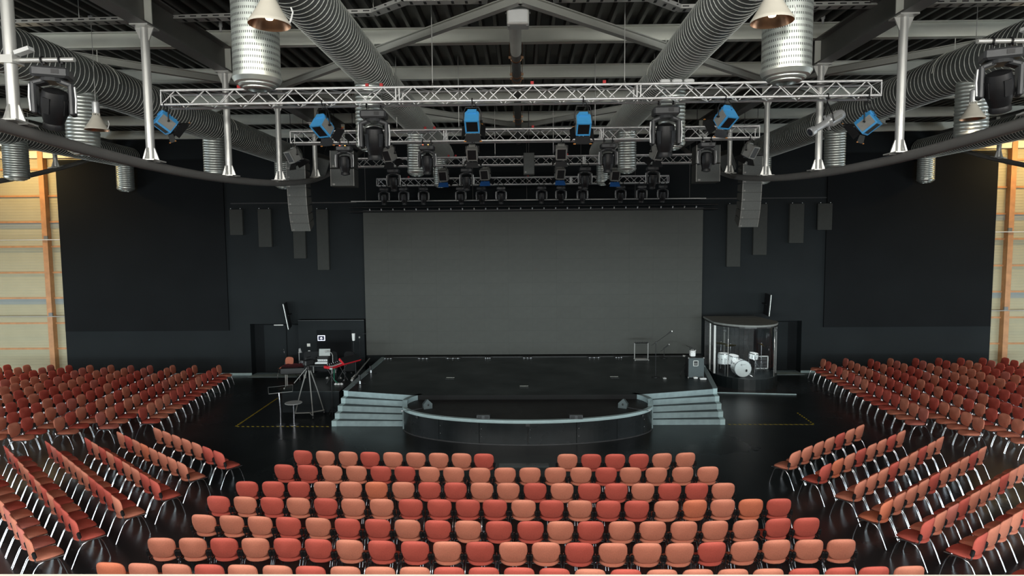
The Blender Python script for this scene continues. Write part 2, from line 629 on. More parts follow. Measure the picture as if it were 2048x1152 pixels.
# door recesses: pale thresholds and black doors
for n, (xa, xb) in enumerate((DL, DR)):
    struct(MB().box2((xa + 0.01, WB - 0.42, 0.0), (xb - 0.01, 26.60, 0.012)).build('trim_%d' % (n + 1), 'step_grey'))
    hin = 0.35
    d = struct(MB().box2((xa + 0.005, 26.50, 0.03), (xb - 0.005, 26.58, DOOR_H)).build('door_%d' % (n + 1), 'wall_panel_black'))
    split = xa + 1.38 if n == 0 else xa + 1.0
    MB().box2((xa + hin + 0.08, 26.47, 0.06), (split, 26.50, DOOR_H - 0.10)).build('door_leaf', 'wall_black', d)
    MB().box2((split + 0.05, 26.47, 0.06), (xb - 0.06 if n == 0 else xb - hin - 0.06, 26.50, DOOR_H - 0.10)).build('door_leaf', 'wall_black', d)
    hd = MB().tube((split - 0.10, 26.47, 1.05), (split - 0.10, 26.41, 1.05), 0.014)
    hd.path([(split - 0.10, 26.41, 1.05), (split - 0.22, 26.41, 1.06)], 0.012)
    hd.box((split - 0.10, 26.465, 0.93), (0.035, 0.012, 0.08))
    hd.build('door_handle', 'chrome', d)
    MB().box2((split - 0.5, 26.44, DOOR_H - 0.12), (split - 0.1, 26.47, DOOR_H - 0.08)).build('door_closer', 'steel_light', d)

# ---- side walls of the hall (beyond the picture's edges)
for sx, nm in ((-1, 'left'), (1, 'right')):
    struct(MB().box2((sx * HALL_X, 14.0, 0), (sx * (HALL_X + 0.25), 26.75, 10.4)).build('wall_' + nm, 'cladding'))

# ---- bulkhead beside the left door, with a dark service door
bh = struct(MB().box2((-9.40, 25.72, 0), (-6.62, WB, 2.40)).build('trim_3', 'wall_black'))
MB().box2((-9.40, 25.70, 2.388), (-6.62, 25.72, 2.402)).build('ledge_strip', 'mover_grey', bh)
MB().box2((-8.62, 25.695, 0.05), (-7.18, 25.72, 1.98)).build('service_door', 'wall_panel_black', bh)

# ---- corrugated roof deck
dk = MB()
pitch = 0.315
nrib = int(2 * HALL_X / pitch)
vs, fs = [], []
for i in range(nrib + 1):
    x = -HALL_X + i * pitch
    for dx, z in ((0.0, Z_PURLIN1 + 0.15), (0.185, Z_PURLIN1 + 0.15), (0.215, Z_PURLIN1), (0.285, Z_PURLIN1)):
        vs += [(x + dx, HALL_Y0, z), (x + dx, 27.0, z)]
for i in range(len(vs) // 2 - 1):
    fs.append((2 * i, 2 * i + 1, 2 * i + 3, 2 * i + 2))
dk.add(vs, fs)
dk.box2((-HALL_X, HALL_Y0, Z_PURLIN1 + 0.22), (HALL_X, 27.0, Z_PURLIN1 + 0.34))
ceiling = struct(dk.build('ceiling', 'deck_metal'))


def ibeam(mb, p0, p1, h, w, t=0.02, tf=0.025):
    """I section between p0 and p1 (centre of the bottom flange), horizontal run"""
    p0, p1 = Vector(p0), Vector(p1)
    d = (p1 - p0).normalized()
    s = Vector((0, 0, 1)).cross(d)
    L = (p1 - p0).length
    R = Matrix((d, s, Vector((0, 0, 1)))).transposed()
    c = (p0 + p1) / 2
    mb.box(c + Vector((0, 0, tf / 2)), (L, w, tf), R)
    mb.box(c + Vector((0, 0, h / 2)), (L, t, h - 2 * tf), R)
    mb.box(c + Vector((0, 0, h - tf / 2)), (L, w, tf), R)


for k, y in enumerate(NODE):
    q = MB()
    ibeam(q, (-HALL_X + 0.05, y, Z_BEAM1), (HALL_X - 0.05, y, Z_BEAM1), Z_PURLIN1 - Z_BEAM1, 0.17)
    q.build('purlin', 'steel_grey', ceiling)


def brace(a, b):
    a, b = Vector((a[0], a[1], 9.80)), Vector((b[0], b[1], 9.80))
    d = (b - a).normalized()
    s = Vector((0, 0, 1)).cross(d)
    R = Matrix((d, s, Vector((0, 0, 1)))).transposed()
    L = (b - a).length
    q = MB().box((a + b) / 2, (L, 0.025, 0.16), R)
    q.box((a + b) / 2 + Vector((0, 0, -0.075)), (L, 0.13, 0.02), R)
    q.box((a + b) / 2 + Vector((0, 0, 0.075)), (L, 0.13, 0.02), R)
    for e in (a, b):
        q.box(e + Vector((0, 0, 0.10)), (0.3, 0.2, 0.03), R)
    q.build('wind_brace', 'brace_grey', ceiling)


YA, YB, YC = NODE[3], NODE[5], NODE[7]          # 11.09, 17.03, 22.97
for sx in (-1, 1):
    brace((0, YA), (sx * 6.50, YB - 0.07))
    brace((sx * 6.66, YB - 0.07), (sx * 13.1, YA))
    brace((sx * 6.50, YB + 0.07), (0, YC))
    brace((sx * 6.66, YB + 0.07), (sx * 13.1, YC))

# ---- fish-belly roof beams: straight top chord, struts, curved bottom pipe
CH = {-1: 7.72, 0: 7.36, 1: 7.12, 2: 7.01, 3: 7.06, 4: 7.26, 5: 7.655, 6: 8.42, 7: 9.40}


def chord_z(y):
    k = (y - 8.116) / 2.97 + 1
    k = min(max(k, -1), 6.999)
    i = math.floor(k)
    t = k - i
    p = [CH.get(j, CH[-1] + 0.36 * (-1 - j) * 1.2 if j < -1 else CH[7] + 1.1) for j in (i - 1, i, i + 1, i + 2)]
    return 0.5 * (2 * p[1] + (p[2] - p[0]) * t + (2 * p[0] - 5 * p[1] + 4 * p[2] - p[3]) * t * t + (3 * p[1] - p[0] - 3 * p[2] + p[3]) * t ** 3)


def fish_beam(X, label, ks):
    root = thing('roof_beam', label, 'beam', (X, 2.0, Z_BEAM0), group='curved-bottom roof beams')
    Mo = Matrix.Translation((-X, -2.0, -Z_BEAM0))
    q = MB(Mo)
    ibeam(q, (X, 2.0, Z_BEAM0), (X, 25.95, Z_BEAM0), Z_BEAM1 - Z_BEAM0, 0.30, 0.02, 0.03)
    top = q.build('top_chord', 'steel_dark', root)  # darker steel stands in for shade on the side-facing web
    ys = [2.2 + i * 0.4 for i in range(int((25.6 - 2.2) / 0.4) + 1)] + [25.85]
    q = MB(Mo).path([(X, y, chord_z(y)) for y in ys], 0.085, n=14)
    q.build('bottom_chord', 'steel_pipe', root, smooth=True)
    for k in ks:
        y = 8.116 + 2.97 * (k - 1)
        zb = chord_z(y)
        slope = (chord_z(y + 0.1) - chord_z(y - 0.1)) / 0.2
        r = 0.072
        MB(Mo).tube((X, y, zb + 0.10), (X, y, Z_BEAM0 - 0.03), r, n=18).build('strut', 'steel_light', root, smooth=True)
        g = MB(Mo)
        for dx in (0.0,):
            # splayed foot plates across and along the pipe
            g.slab([(X - 0.165, y - 0.012, zb + 0.06 ), (X + 0.165, y - 0.012, zb + 0.06), (X + 0.08, y - 0.012, zb + 0.31), (X - 0.08, y - 0.012, zb + 0.31)], (0, 1, 0), 0.024)
            g.slab([(X - 0.012, y - 0.19, zb + 0.06 - 0.19 * slope), (X - 0.012, y + 0.19, zb + 0.06 + 0.19 * slope), (X - 0.012, y + 0.08, zb + 0.31), (X - 0.012, y - 0.08, zb + 0.31)], (1, 0, 0), 0.024)
            g.box((X, y, zb + 0.085), (0.33, 0.38, 0.02), rotm(math.atan(slope), 0, 0))
        g.build('foot_plate', 'steel_light', root)
        g = MB(Mo)
        g.slab([(X - 0.17, y - 0.012, Z_BEAM0 - 0.02), (X + 0.17, y - 0.012, Z_BEAM0 - 0.02), (X + 0.075, y - 0.012, Z_BEAM0 - 0.24), (X - 0.075, y - 0.012, Z_BEAM0 - 0.24)], (0, 1, 0), 0.024)
        g.box((X, y, Z_BEAM0 - 0.015), (0.32, 0.36, 0.025))
        g.build('head_plate', 'steel_light', root)
        g = MB(Mo)
        for s in (-1, 1):
            g.box((X + s * 0.08, y, (Z_BEAM0 + Z_BEAM1) / 2), (0.13, 0.02, Z_BEAM1 - Z_BEAM0 - 0.07))
        g.build('web_stiffener', 'steel_grey', top)
    return root


fish_beam(-6.58, 'grey steel roof beam with curved pipe under it, left of the screen', (0, 1, 2, 3, 4, 5, 6))
fish_beam(6.58, 'grey steel roof beam with curved pipe under it, right of the screen', (0, 1, 2, 3, 4, 5, 6))
fish_beam(-17.2, 'outermost roof beam with thin curved pipe, before the left yellow wall', (5, 6))
fish_beam(17.2, 'outermost roof beam with thin curved pipe, before the right yellow wall', (5, 6))

# ---- spiral air ducts with perforated outlets
DUCT_Z = 9.22


def ribbed(r, z_top, z_bot, step=0.075, amp=0.010):
    prof = [(r, z_top)]
    z = z_top - step
    while z > z_bot + 0.12:
        prof += [(r, z + 0.018), (r + amp, z), (r, z - 0.018)]
        z -= step
    prof += [(r, z_bot + 0.10)]
    return prof


def duct(X, label, rad, y0, outlets, y1=25.9, pit=0.135):
    root = thing('air_duct', label, 'duct', (X, y0, DUCT_Z), group='spiral ducts under the roof')
    L = y1 - y0
    MB().tube((0, 0, 0), (0, L, 0), rad, n=36).build('duct_pipe', 'duct_metal', root, smooth=True)
    # helical seam: one continuous ridge
    n = 32
    vs, fs = [], []
    K = int(L / pit * n)
    for i in range(K + 1):
        a = 2 * PI * i / n
        y = L * i / K
        ca, sa = math.cos(a), math.sin(a)
        for rr, dy in ((rad - 0.002, -0.0065), (rad + 0.008, -0.002), (rad + 0.008, 0.002), (rad - 0.002, 0.0065)):
            vs.append((rr * ca, y + dy, rr * sa))
    for i in range(K):
        for j in range(3):
            fs.append((4 * i + j, 4 * i + j + 1, 4 * i + 5 + j, 4 * i + 4 + j))
    MB().add(vs, fs).build('spiral_seam', 'duct_seam', root)
    for (y, zb, r, fine) in outlets:
        zt = -math.sqrt(max(rad * rad - r * r * 0.5, 0.01)) + 0.1
        zz = zb - DUCT_Z
        prof = ribbed(r, zt, zz) if not fine else [(r, zt), (r, zz + 0.14)]
        q = MB().lathe(prof, (0, y - y0, 0), n=40, cap0=False, cap1=False, uvrep=True)
        out = q.build('air_outlet', 'galvanised_perforated' if fine else 'galvanised', root, smooth=35)
        b = zz
        q = MB().lathe([(r + 0.012, b + 0.15), (r + 0.012, b + 0.12), (r * 0.94, b + 0.07), (r * 0.80, b + 0.055), (r * 0.80, b + 0.045), (r * 0.74, b + 0.03), (r * 0.62, b + 0.02),
                        (r * 0.62, b + 0.01), (r * 0.55, b), (r * 0.40, b - 0.005), (r * 0.38, b + 0.03), (0.001, b + 0.035)], (0, y - y0, 0), n=36, cap0=False, cap1=False)
        q.build('outlet_nozzle', 'galvanised', out, smooth=25)
        for s in (-1, 1):
            q = MB().path([(s * (rad + 0.03) * math.cos(t), y - y0 + 0.6, (rad + 0.03) * math.sin(t)) for t in [PI * i / 8 for i in range(0, 9)]], 0.008, n=5) if s > 0 else None
            if q:
                q.tube((0, y - y0 + 0.6, rad), (0, y - y0 + 0.6, 10.0 - DUCT_Z), 0.008, n=5)
                q.build('duct_hanger', 'steel_grey', root)
    return root


duct(-3.17, 'wide spiral air duct descending above the left half of the stage', 0.385, 2.0,
     [(7.6, 7.46, 0.27, True), (13.15, 7.53, 0.27, False), (19.0, 7.62, 0.27, False), (24.5, 7.75, 0.25, False)])
duct(3.17, 'wide spiral air duct descending above the right half of the stage', 0.385, 2.0,
     [(7.65, 7.48, 0.28, True), (13.35, 7.52, 0.27, False), (18.95, 7.64, 0.27, False), (24.6, 7.78, 0.24, False)])
duct(-9.5, 'spiral air duct left of the left roof beam', 0.45, 2.0, [(13.55, 7.56, 0.31, False), (19.35, 7.66, 0.31, False), (24.9, 7.8, 0.31, False)], 26.0)
duct(9.5, 'spiral air duct right of the right roof beam', 0.45, 2.0, [(13.5, 7.66, 0.30, False), (19.25, 7.70, 0.29, False), (24.9, 7.8, 0.30, False)], 26.0)
duct(-16.3, 'outermost spiral air duct near the left yellow wall', 0.42, 8.0, [(20.05, 7.71, 0.345, False), (25.6, 7.80, 0.32, False)], 26.0)
duct(16.3, 'outermost spiral air duct near the right yellow wall', 0.42, 8.0, [(20.05, 7.75, 0.34, False), (25.6, 7.84, 0.31, False)], 26.0)

# ---- rain pipe along the ridge line, with clamps, and the white cabinet in front of it
t = thing('drain_pipe', 'dark grey drain pipe running under the roof on the centre line', 'pipe', (-0.1, 11.72, 9.66))
MB().tube((0, 0, 0), (0, 1.9, 0), 0.118, n=20).build('pipe_socket', 'steel_grey', t, smooth=True)
MB().tube((0, 1.8, 0), (0, 14.1, 0), 0.104, n=20).build('pipe_run', 'steel_dark', t, smooth=True)
for y in (2.33, 3.7, 4.1, 8.8, 9.6):
    q = MB().path([(0.116 * math.cos(a), y, 0.116 * math.sin(a)) for a in [2 * PI * i / 20 for i in range(20)]], 0.012, n=5, closed=True)
    for s in (-1, 1):
        q.box((s * 0.14, y, 0.0), (0.05, 0.03, 0.05))
        q.tube((s * 0.14, y, 0), (s * 0.14, y, 0.32), 0.006, n=5)
    q.build('pipe_clamp', 'copper', t)

pb = at(1036, 48, 11.4)
t = thing('loudspeaker', 'pale grey cabinet hanging above the truss on the centre line', 'loudspeaker', (pb.x, 11.4, pb.z))
MB().bevbox((0, 0.16, 0.38), (0.40, 0.30, 0.76), 0.015).build('cabinet', 'steel_light', t)
MB().box((0, -0.0, 0.38), (0.33, 0.03, 0.70)).build('grille', 'white_paint', t)
for s in (-1, 1):
    MB().box((s * 0.215, 0.16, 0.25), (0.02, 0.06, 0.05)).build('side_knob', 'steel_dark', t)
    MB().box((s * 0.17, 0.06, -0.012), (0.04, 0.04, 0.03)).build('foot', 'steel_dark', t)

# ---- cable trays under the deck
def tray(pts, label):
    c = pts[0]
    t = thing('cable_tray', label, 'cable tray', c, group='cable trays')
    Mo = Matrix.Translation(-Vector(c))
    q = MB(Mo)
    for a, b in zip(pts, pts[1:]):
        a, b = Vector(a), Vector(b)
        d = (b - a).normalized()
        R = Matrix((d, Vector((0, 0, 1)).cross(d), Vector((0, 0, 1)))).transposed()
        L = (b - a).length
        q.box((a + b) / 2, (L, 0.2, 0.012), R)
        for s in (-1, 1):
            q.box((a + b) / 2 + R @ Vector((0, s * 0.1, 0.03)), (L, 0.008, 0.07), R)
    q.build('tray_channel', 'steel_light', t)
    q = MB(Mo)
    for a, b in zip(pts, pts[1:]):
        a, b = Vector(a), Vector(b)
        n = max(2, int((b - a).length / 0.22))
        for i in range(n):
            p = a.lerp(b, (i + 0.5) / n)
            q.box(p + Vector((0, -0.106, 0.03)), (0.12, 0.004, 0.02))
            q.box(p + Vector((0, 0, -0.008)), (0.05, 0.12, 0.004))
    tag(q.build('tray_slots', 'black_plastic', t), kind='stuff')
    q = MB(Mo)
    for i in range(int(len(pts))):
        p = Vector(pts[i])
        q.tube(p, (p.x, p.y, Z_PURLIN1), 0.006, n=5)
    q.build('tray_hanger', 'steel_grey', t)
    return t


tray([(-13.0, 12.35, 9.90), (-8.5, 12.2, 9.88), (-2.75, 11.95, 9.88), (-2.1, 11.6, 9.95), (-0.6, 11.6, 9.95)], 'perforated cable tray under the roof deck, left of the drain pipe')
tray([(0.6, 11.6, 9.95), (2.35, 11.6, 9.95), (2.95, 12.0, 9.90), (8.5, 12.0, 9.92), (13.0, 12.0, 9.95)], 'perforated cable tray under the roof deck, right of the drain pipe')

# ================================================================== STAGE
SH = 0.84
st = tag(MB().prism([(-3.42, 19.12), (3.62, 19.12), (6.26, 19.86), (6.72, 22.4), (7.25, 25.70), (-5.88, 25.70), (-5.86, 21.3), (-5.82, 19.77)], 0.0, SH).build('stage_platform', 'stage_black'), 'wide black main stage platform in front of the video wall', 'stage')
for nm, pts in (('l', [(-5.84, 19.77), (-5.66, 19.72), (-5.66, 25.6), (-5.89, 25.6)]), ('r', [(6.12, 19.82), (6.28, 19.86), (6.76, 22.4), (7.27, 25.6), (7.12, 25.6), (6.60, 22.4)])):
    MB().prism(pts, SH, SH + 0.012).build('edge_board', 'step_grey', st)

MB().box2((-3.45, 19.105, 0.60), (3.66, 19.12, SH)).build('front_skirt', 'black_skirt', st)  # dark strip added over the stage riser in place of shade

# stage as a thing list: the oval apron in front
TC, TA, TB, TH = (0.13, 18.55), 3.74, 1.72, 0.70


def ell(deg, k=0.0):
    a = math.radians(deg)
    return (TC[0] + (TA + k) * math.cos(a), TC[1] + (TB + k) * math.sin(a))


apron = thing('stage_apron', 'low oval black apron with a pale rim in front of the stage', 'stage', (TC[0], TC[1], 0))
Mo = Matrix.Translation((-TC[0], -TC[1], 0))
MB(Mo).prism([ell(a) for a in range(157, 384, 4)], 0.0, TH - 0.004).build('apron_deck', 'thrust_black', apron)
for i in range(8):
    a0, a1 = 186 + i * 21.0, 186 + (i + 1) * 21.0
    st_ = [a0 + 0.15 + (a1 - a0 - 0.3) * j / 8 for j in range(9)]
    poly = [ell(a, 0.03) for a in st_] + [ell(a, 0.0) for a in reversed(st_)]
    MB(Mo).prism(poly, 0.03, TH - 0.09).build('front_panel', 'thrust_skin', apron)
    if i in (0, 2, 3, 4, 5, 7):
        x, y = ell(a0 + 1, 0.035)
        for z in (0.22, 0.44):
            MB(Mo).sphere((x, y, z), 0.008, 6).build('panel_screw', 'screw_white', apron)
st_ = [184 + 172 * j / 60 for j in range(61)]
MB(Mo).prism([ell(a, 0.045) for a in st_] + [ell(a, -0.07) for a in reversed(st_)], TH - 0.085, TH).build('rim', 'step_edge', apron)
MB(Mo).prism([ell(a, 0.05) for a in st_] + [ell(a, 0.0) for a in reversed(st_)], 0.0, 0.03).build('base_strip', 'mover_grey', apron)
for lo, hi in ((154, 190), (386, 350)):
    st_ = [lo + (hi - lo) * j / 14 for j in range(15)]
    poly = [ell(a, 0.05) for a in st_] + [ell(a, -0.10) for a in reversed(st_)]
    zs = [SH if abs(a - lo) < 25 else SH - (SH - TH) * (abs(a - lo) - 25) / 11 for a in st_]
    if lo > 360:
        poly = poly[::-1]
        zz = (zs + zs[::-1])[::-1]
    else:
        zz = zs + zs[::-1]
    if True:
        MB(Mo).prism(poly[::-1], 0.0, zz[::-1]).build('flank_curb', 'step_grey', apron)
# small plates on the apron front
for a in (212, 270, 332):
    x, y = ell(a, 0.04)
    MB(Mo).box((x, y, TH - 0.13), (0.11, 0.02, 0.07), rotm(0, 0, math.radians(a + 90))).build('name_plate', 'mover_grey', apron)


def steps(label, lines, side):
    c = lines[-1][0]
    root = thing('stage_steps', label, 'steps', (c[0], c[1], 0), group='steps up to the stage')
    Mo = Matrix.Translation((-c[0], -c[1], 0))
    n = len(lines)
    for i in range(n):
        h1 = SH * (n - i) / n
        h0 = h1 - SH / n
        (ax, ay), (bx, by) = lines[i]                      # outer end, inner end of the riser
        d = Vector((bx - ax, by - ay, 0)).normalized()
        e = Vector((ax, ay, 0)) + d * 0.15
        nrm = Vector((0, 1, 0))
        back = 0.03
        front = [(e.x, e.y), (bx, by)]
        quad = lambda p, q, t: [(p[0], p[1]), (q[0], q[1]), (q[0], q[1] + t), (p[0], p[1] + t)] if side < 0 else [(q[0], q[1]), (p[0], p[1]), (p[0], p[1] + t), (q[0], q[1] + t)]
        MB(Mo).prism(quad(front[0], front[1], back), h0 + (0 if i < n - 1 else 0.004), h1).build('riser', 'step_grey', root)
        # pale end block carries through to the step behind it
        if i > 0:
            (px, py), (qx, qy) = lines[i - 1]
            d2 = Vector((qx - px, qy - py, 0)).normalized()
            pe = Vector((px, py, 0)) + d2 * 0.15
            poly = [(e.x, e.y + back), (bx, by + back), (qx, qy), (pe.x, pe.y)]
            MB(Mo).prism(poly if side < 0 else poly[::-1], 0.0, h1 - 0.002).build('tread', 'stage_black', root)
            poly = [(ax, ay), (e.x, e.y), (pe.x, pe.y), (px, py)]
        else:
            poly = [(ax, ay), (e.x, e.y), (e.x, e.y + 0.12), (ax, ay + 0.12)]
        MB(Mo).prism(poly if side < 0 else poly[::-1], 0.0 if i else h0, h1 + 0.004).build('end_block', 'step_edge', root)
    return root


steps('grey stage steps left of the oval apron', [((-5.80, 19.74), (-3.42, 19.10)), ((-5.81, 19.45), (-3.62, 19.02)), ((-5.83, 19.15), (-3.66, 18.87)), ((-5.85, 18.89), (-3.66, 18.72)), ((-5.88, 18.64), (-3.64, 18.60))], -1)
steps('grey stage steps right of the oval apron', [((6.26, 19.82), (3.66, 19.10)), ((6.23, 19.51), (3.86, 19.05)), ((6.21, 19.23), (3.92, 18.90)), ((6.17, 18.93), (3.93, 18.79)), ((6.15, 18.67), (3.91, 18.66))], 1)

# floor boxes in the stage deck
for n, (px, py) in enumerate(((900, 757), (1229, 755), (1048, 774))):
    p = on(px, py, SH)
    t = thing('floor_box', ['shut cable hatch in the stage floor, left one', 'shut cable hatch in the stage floor, right one', 'small hatch in the stage floor near the apron'][n], 'hatch', p)
    MB().box((0, 0, 0.005), (0.30, 0.22, 0.01)).build('lid', 'black_metal', t)
    MB().box((0, 0.10, 0.012), (0.28, 0.02, 0.004)).build('hinge_strip', 'steel_grey', t)

# ------------------------------------------------------------------ LED wall
SX0, SX1, SZ0, SZ1, SY = -6.56, 7.44, 0.90, 6.91, 25.77
scr = thing('led_wall', 'huge blank grey LED video wall behind the stage', 'screen', ((SX0 + SX1) / 2, SY, SZ0))
Mo = Matrix.Translation((-(SX0 + SX1) / 2, -SY, -SZ0))
MB(Mo).box2((SX0, SY + 0.06, SZ0), (SX1, SY + 0.26, SZ1)).build('support_frame', 'black_metal', scr)
w, h = (SX1 - SX0) / 14, (SZ1 - SZ0) / 12
tile = None
for i in range(14):
    for j in range(12):
        if tile is None:
            tile = MB().box((0, 0.03, 0), (w - 0.0012, 0.06, h - 0.0012)).build('led_tile', 'led_surface', scr)
            o = tile
        else:
            o = tile.copy()
            COL.objects.link(o)
            o.parent = scr
        o.location = (-(SX1 - SX0) / 2 + (i + 0.5) * w, 0, (j + 0.5) * h)
for i in range(29):
    x = SX0 + 0.28 + i * 0.48
    q = MB(Mo).tube((x, SY + 0.03, SZ1), (x, SY + 0.03, SZ1 + 0.10), 0.02, n=8)
    q.sphere((x, SY + 0.0, SZ1 + 0.08), 0.03, 8)
    q.build('hanging_eye', 'screw_white' if i % 3 else 'steel_light', scr)
MB(Mo).box2((SX0, SY, SZ1), (SX1, SY + 0.05, SZ1 + 0.03)).build('top_rail', 'mover_grey', scr)
MB(Mo).box2((SX0 + 0.8, SY - 0.35, 0.842), (SX1 - 0.6, SY + 0.05, 0.87)).build('bottom_ledge', 'black_metal', scr)

# black hanging bars above the screen
pa, pb = at(702, 403, 25.55), at(1412, 395, 25.55)
t = thing('hanging_bar', 'long pale bar hanging right above the video wall', 'bar', (pa.x, 25.55, pa.z))
MB().tube((0, 0, 0), (pb.x - pa.x, 0, 0), 0.028, n=10).build('tube', 'steel_light', t, smooth=True)
for i in range(7):
    MB().tube((0.6 + i * 2.2, 0, 0), (0.6 + i * 2.2, 0, 10.0 - pa.z), 0.008, n=5).build('drop_wire', 'steel_dark', t)
for dz, nm in ((-0.25, 'lower'), (-0.42, 'lowest')):
    t2 = tag(MB().tube((pa.x - 0.1, 25.6, pa.z + dz), (pb.x + 0.5, 25.6, pa.z + dz), 0.03, n=10).build('curtain_rail', 'black_metal', smooth=True),
             'black rail above the video wall, the %s of two' % nm, 'rail')

# ------------------------------------------------------------------ sound panels hanging on the black wall
PAN = [(-12.21, -11.67, 7.05, 5.98), (-11.02, -10.47, 7.05, 5.47), (-9.56, -9.05, 7.03, 4.98), (-8.57, -8.08, 7.02, 4.49),
       (8.49, 9.05, 7.08, 4.50), (9.57, 10.13, 7.08, 4.98), (11.04, 11.63, 7.08, 5.46), (12.19, 12.78, 7.08, 5.99)]
PL = ['shortest dark sound panel left of the screen', 'second shortest dark sound panel left of the screen', 'dark sound panel partly behind the left line array', 'longest dark sound panel left of the screen',
      'longest dark sound panel right of the screen', 'dark sound panel partly behind the right line array', 'second shortest dark sound panel right of the screen', 'shortest dark sound panel right of the screen']
for (xa, xb, z1, z0), lb in zip(PAN, PL):
    t = thing('sound_absorber', lb, 'sound absorber', ((xa + xb) / 2, 25.93, z0), group='hanging sound absorbers')
    MB().bevbox((0, 0.079 if xb < 12.5 else 0.043, (z1 - z0) / 2), (xb - xa, 0.158 if xb < 12.5 else 0.086, z1 - z0), 0.012).build('pad', 'absorber_grey', t)
    for s in (-1, 1):
        MB().sphere((s * 0.2, -0.005, z1 - z0 + 0.03), 0.022, 8).build('hook', 'screw_white', t)

# ------------------------------------------------------------------ hazard tape on the floor
def tape(pts, label):
    t = thing('hazard_tape', label, 'tape', (pts[0][0], pts[0][1], 0.0), group='yellow and black floor tape')
    Mo = Matrix.Translation((-pts[0][0], -pts[0][1], 0))
    base = MB(Mo)
    dash = []
    for a, b in zip(pts, pts[1:]):
        a, b = Vector((a[0], a[1], 0)), Vector((b[0], b[1], 0))
        d = (b - a).normalized()
        s = Vector((-d.y, d.x, 0)) * 0.028
        base.slab([a - s, b - s, b + s, a + s], (0, 0, 1), 0.002)
        n = int((b - a).length / 0.15)
        for i in range(n):
            p = a + d * ((i + 0.25) * (b - a).length / n)
            q = p + d * 0.075
            dash.append([p - s + d * 0.02, q - s + d * 0.02, q + s - d * 0.02, p + s - d * 0.02])
    base.build('tape_strip', 'black_plastic', t)
    for c in dash:
        MB(Mo).slab(c, (0, 0, 1), 0.0035).build('tape_dash', 'tape_yellow', t)


tape([(-8.93, 22.2), (-8.86, 18.65), (-5.93, 18.62)], 'yellow and black tape corner left of the stage steps')
tape([(6.22, 18.70), (8.84, 18.67), (8.90, 20.0)], 'yellow and black tape corner right of the stage steps')

# ------------------------------------------------------------------ balcony parapet right in front of the viewer
pp = on(1024, 1149.5, 5.0)
yq = 1.25
zq = at(1024, 1149.0, yq).z
tl, tr_ = at(0, 1145.5, yq).z, at(2048, 1146.5, yq).z
struct(MB().box2((-26, -12.0, 2.95), (26, 1.0, 3.25)).build('ceiling_balcony', 'wall_black'))  # unseen slab, set low to shade the upper stage wall from foyer light
struct(MB().box2((-26, 1.0, 2.95), (26, 1.25, 3.59)).build('trim_5', 'wall_black'))  # unseen slab edge, kept low for the same shading
par = struct(MB().prism([(-26, yq - 0.25), (26, yq - 0.25), (26, yq), (-26, yq)], 3.6, zq).build('wall_balcony', 'parapet_white'))

# ================================================================== RIGGING
def truss(name_label, X0, X1, Y, z0, z1, dep, zr0, zr1, rc=0.025, rb=0.010, half=0.29, separate=False, wires=(), drop=None):
    """box truss along X; zr = extra height at the right end (it hangs slightly out of level)"""
    t = thing('lighting_truss', name_label, 'truss', (X0, Y, z0), group='aluminium lighting trusses')
    L = X1 - X0
    hgt = z1 - z0
    slope = zr0 / L

    def P(x, y, top):
        return Vector((x, y, (hgt if top else 0.0) + slope * x))
    for yy in (0.0, dep):
        for top in (0, 1):
            MB().tube(P(0, yy, top), P(L, yy, top), rc, n=12).build('chord', 'aluminium', t, smooth=True)
    segs = []
    n = int(L / half)
    hx = L / n
    for face in range(4):
        for i in range(n):
            a, b = (i * hx, (i + 1) * hx)
            u, d = (0, 1) if i % 2 == 0 else (1, 0)
            if face == 0:
                segs.append((P(a, 0, u), P(b, 0, d)))
            elif face == 1:
                segs.append((P(a, dep, d), P(b, dep, u)))
            elif face == 2:
                segs.append((P(a, dep * u, 0), P(b, dep * d, 0)))
            else:
                segs.append((P(a, dep * d, 1), P(b, dep * u, 1)))
    if separate:
        cache = {}
        for a, b in segs:
            key = tuple(round(c, 3) for c in (b - a))
            if key not in cache:
                cache[key] = MB().tube((0, 0, 0), b - a, rb, n=6, cap=False).mesh('truss_brace', 'aluminium', True)
            o = bpy.data.objects.new('truss_brace', cache[key])
            COL.objects.link(o)
            o.parent = t
            o.location = a
    else:
        q = MB()
        for a, b in segs:
            q.tube(a, b, rb, n=5, cap=False)
        tag(q.build('diagonal_bracing', 'aluminium', t), kind='stuff')
    # end frames and section joints
    for fx in (0.0, 0.33, 0.335, 0.665, 0.67, 1.0):
        x = L * fx
        q = MB()
        for yy in (0, dep):
            q.tube(P(x, yy, 0), P(x, yy, 1), rb * 1.3, n=6)
        for top in (0, 1):
            q.tube(P(x, 0, top), P(x, dep, top), rb * 1.3, n=6)
        q.build('section_frame', 'aluminium', t)
    for x, zt in wires:
        xx = x - X0
        q = MB().tube(P(xx, dep / 2, 1) + Vector((0, 0, 0.12)), (xx, dep / 2, zt - z0), 0.010, n=6)
        for yy in (0, dep):
            q.tube(P(xx, yy, 1), P(xx, dep / 2, 1) + Vector((0, 0, 0.12)), 0.006, n=5)
        q.build('steel_wire', 'steel_light', t)
    for fx in (0.11, 0.29, 0.31, 0.52, 0.62):
        MB().box(P(L * fx, 0.02, 1) + Vector((0, 0, 0.05)), (0.06, 0.05, 0.06)).build('red_shackle', 'red_dot', t)
    return t


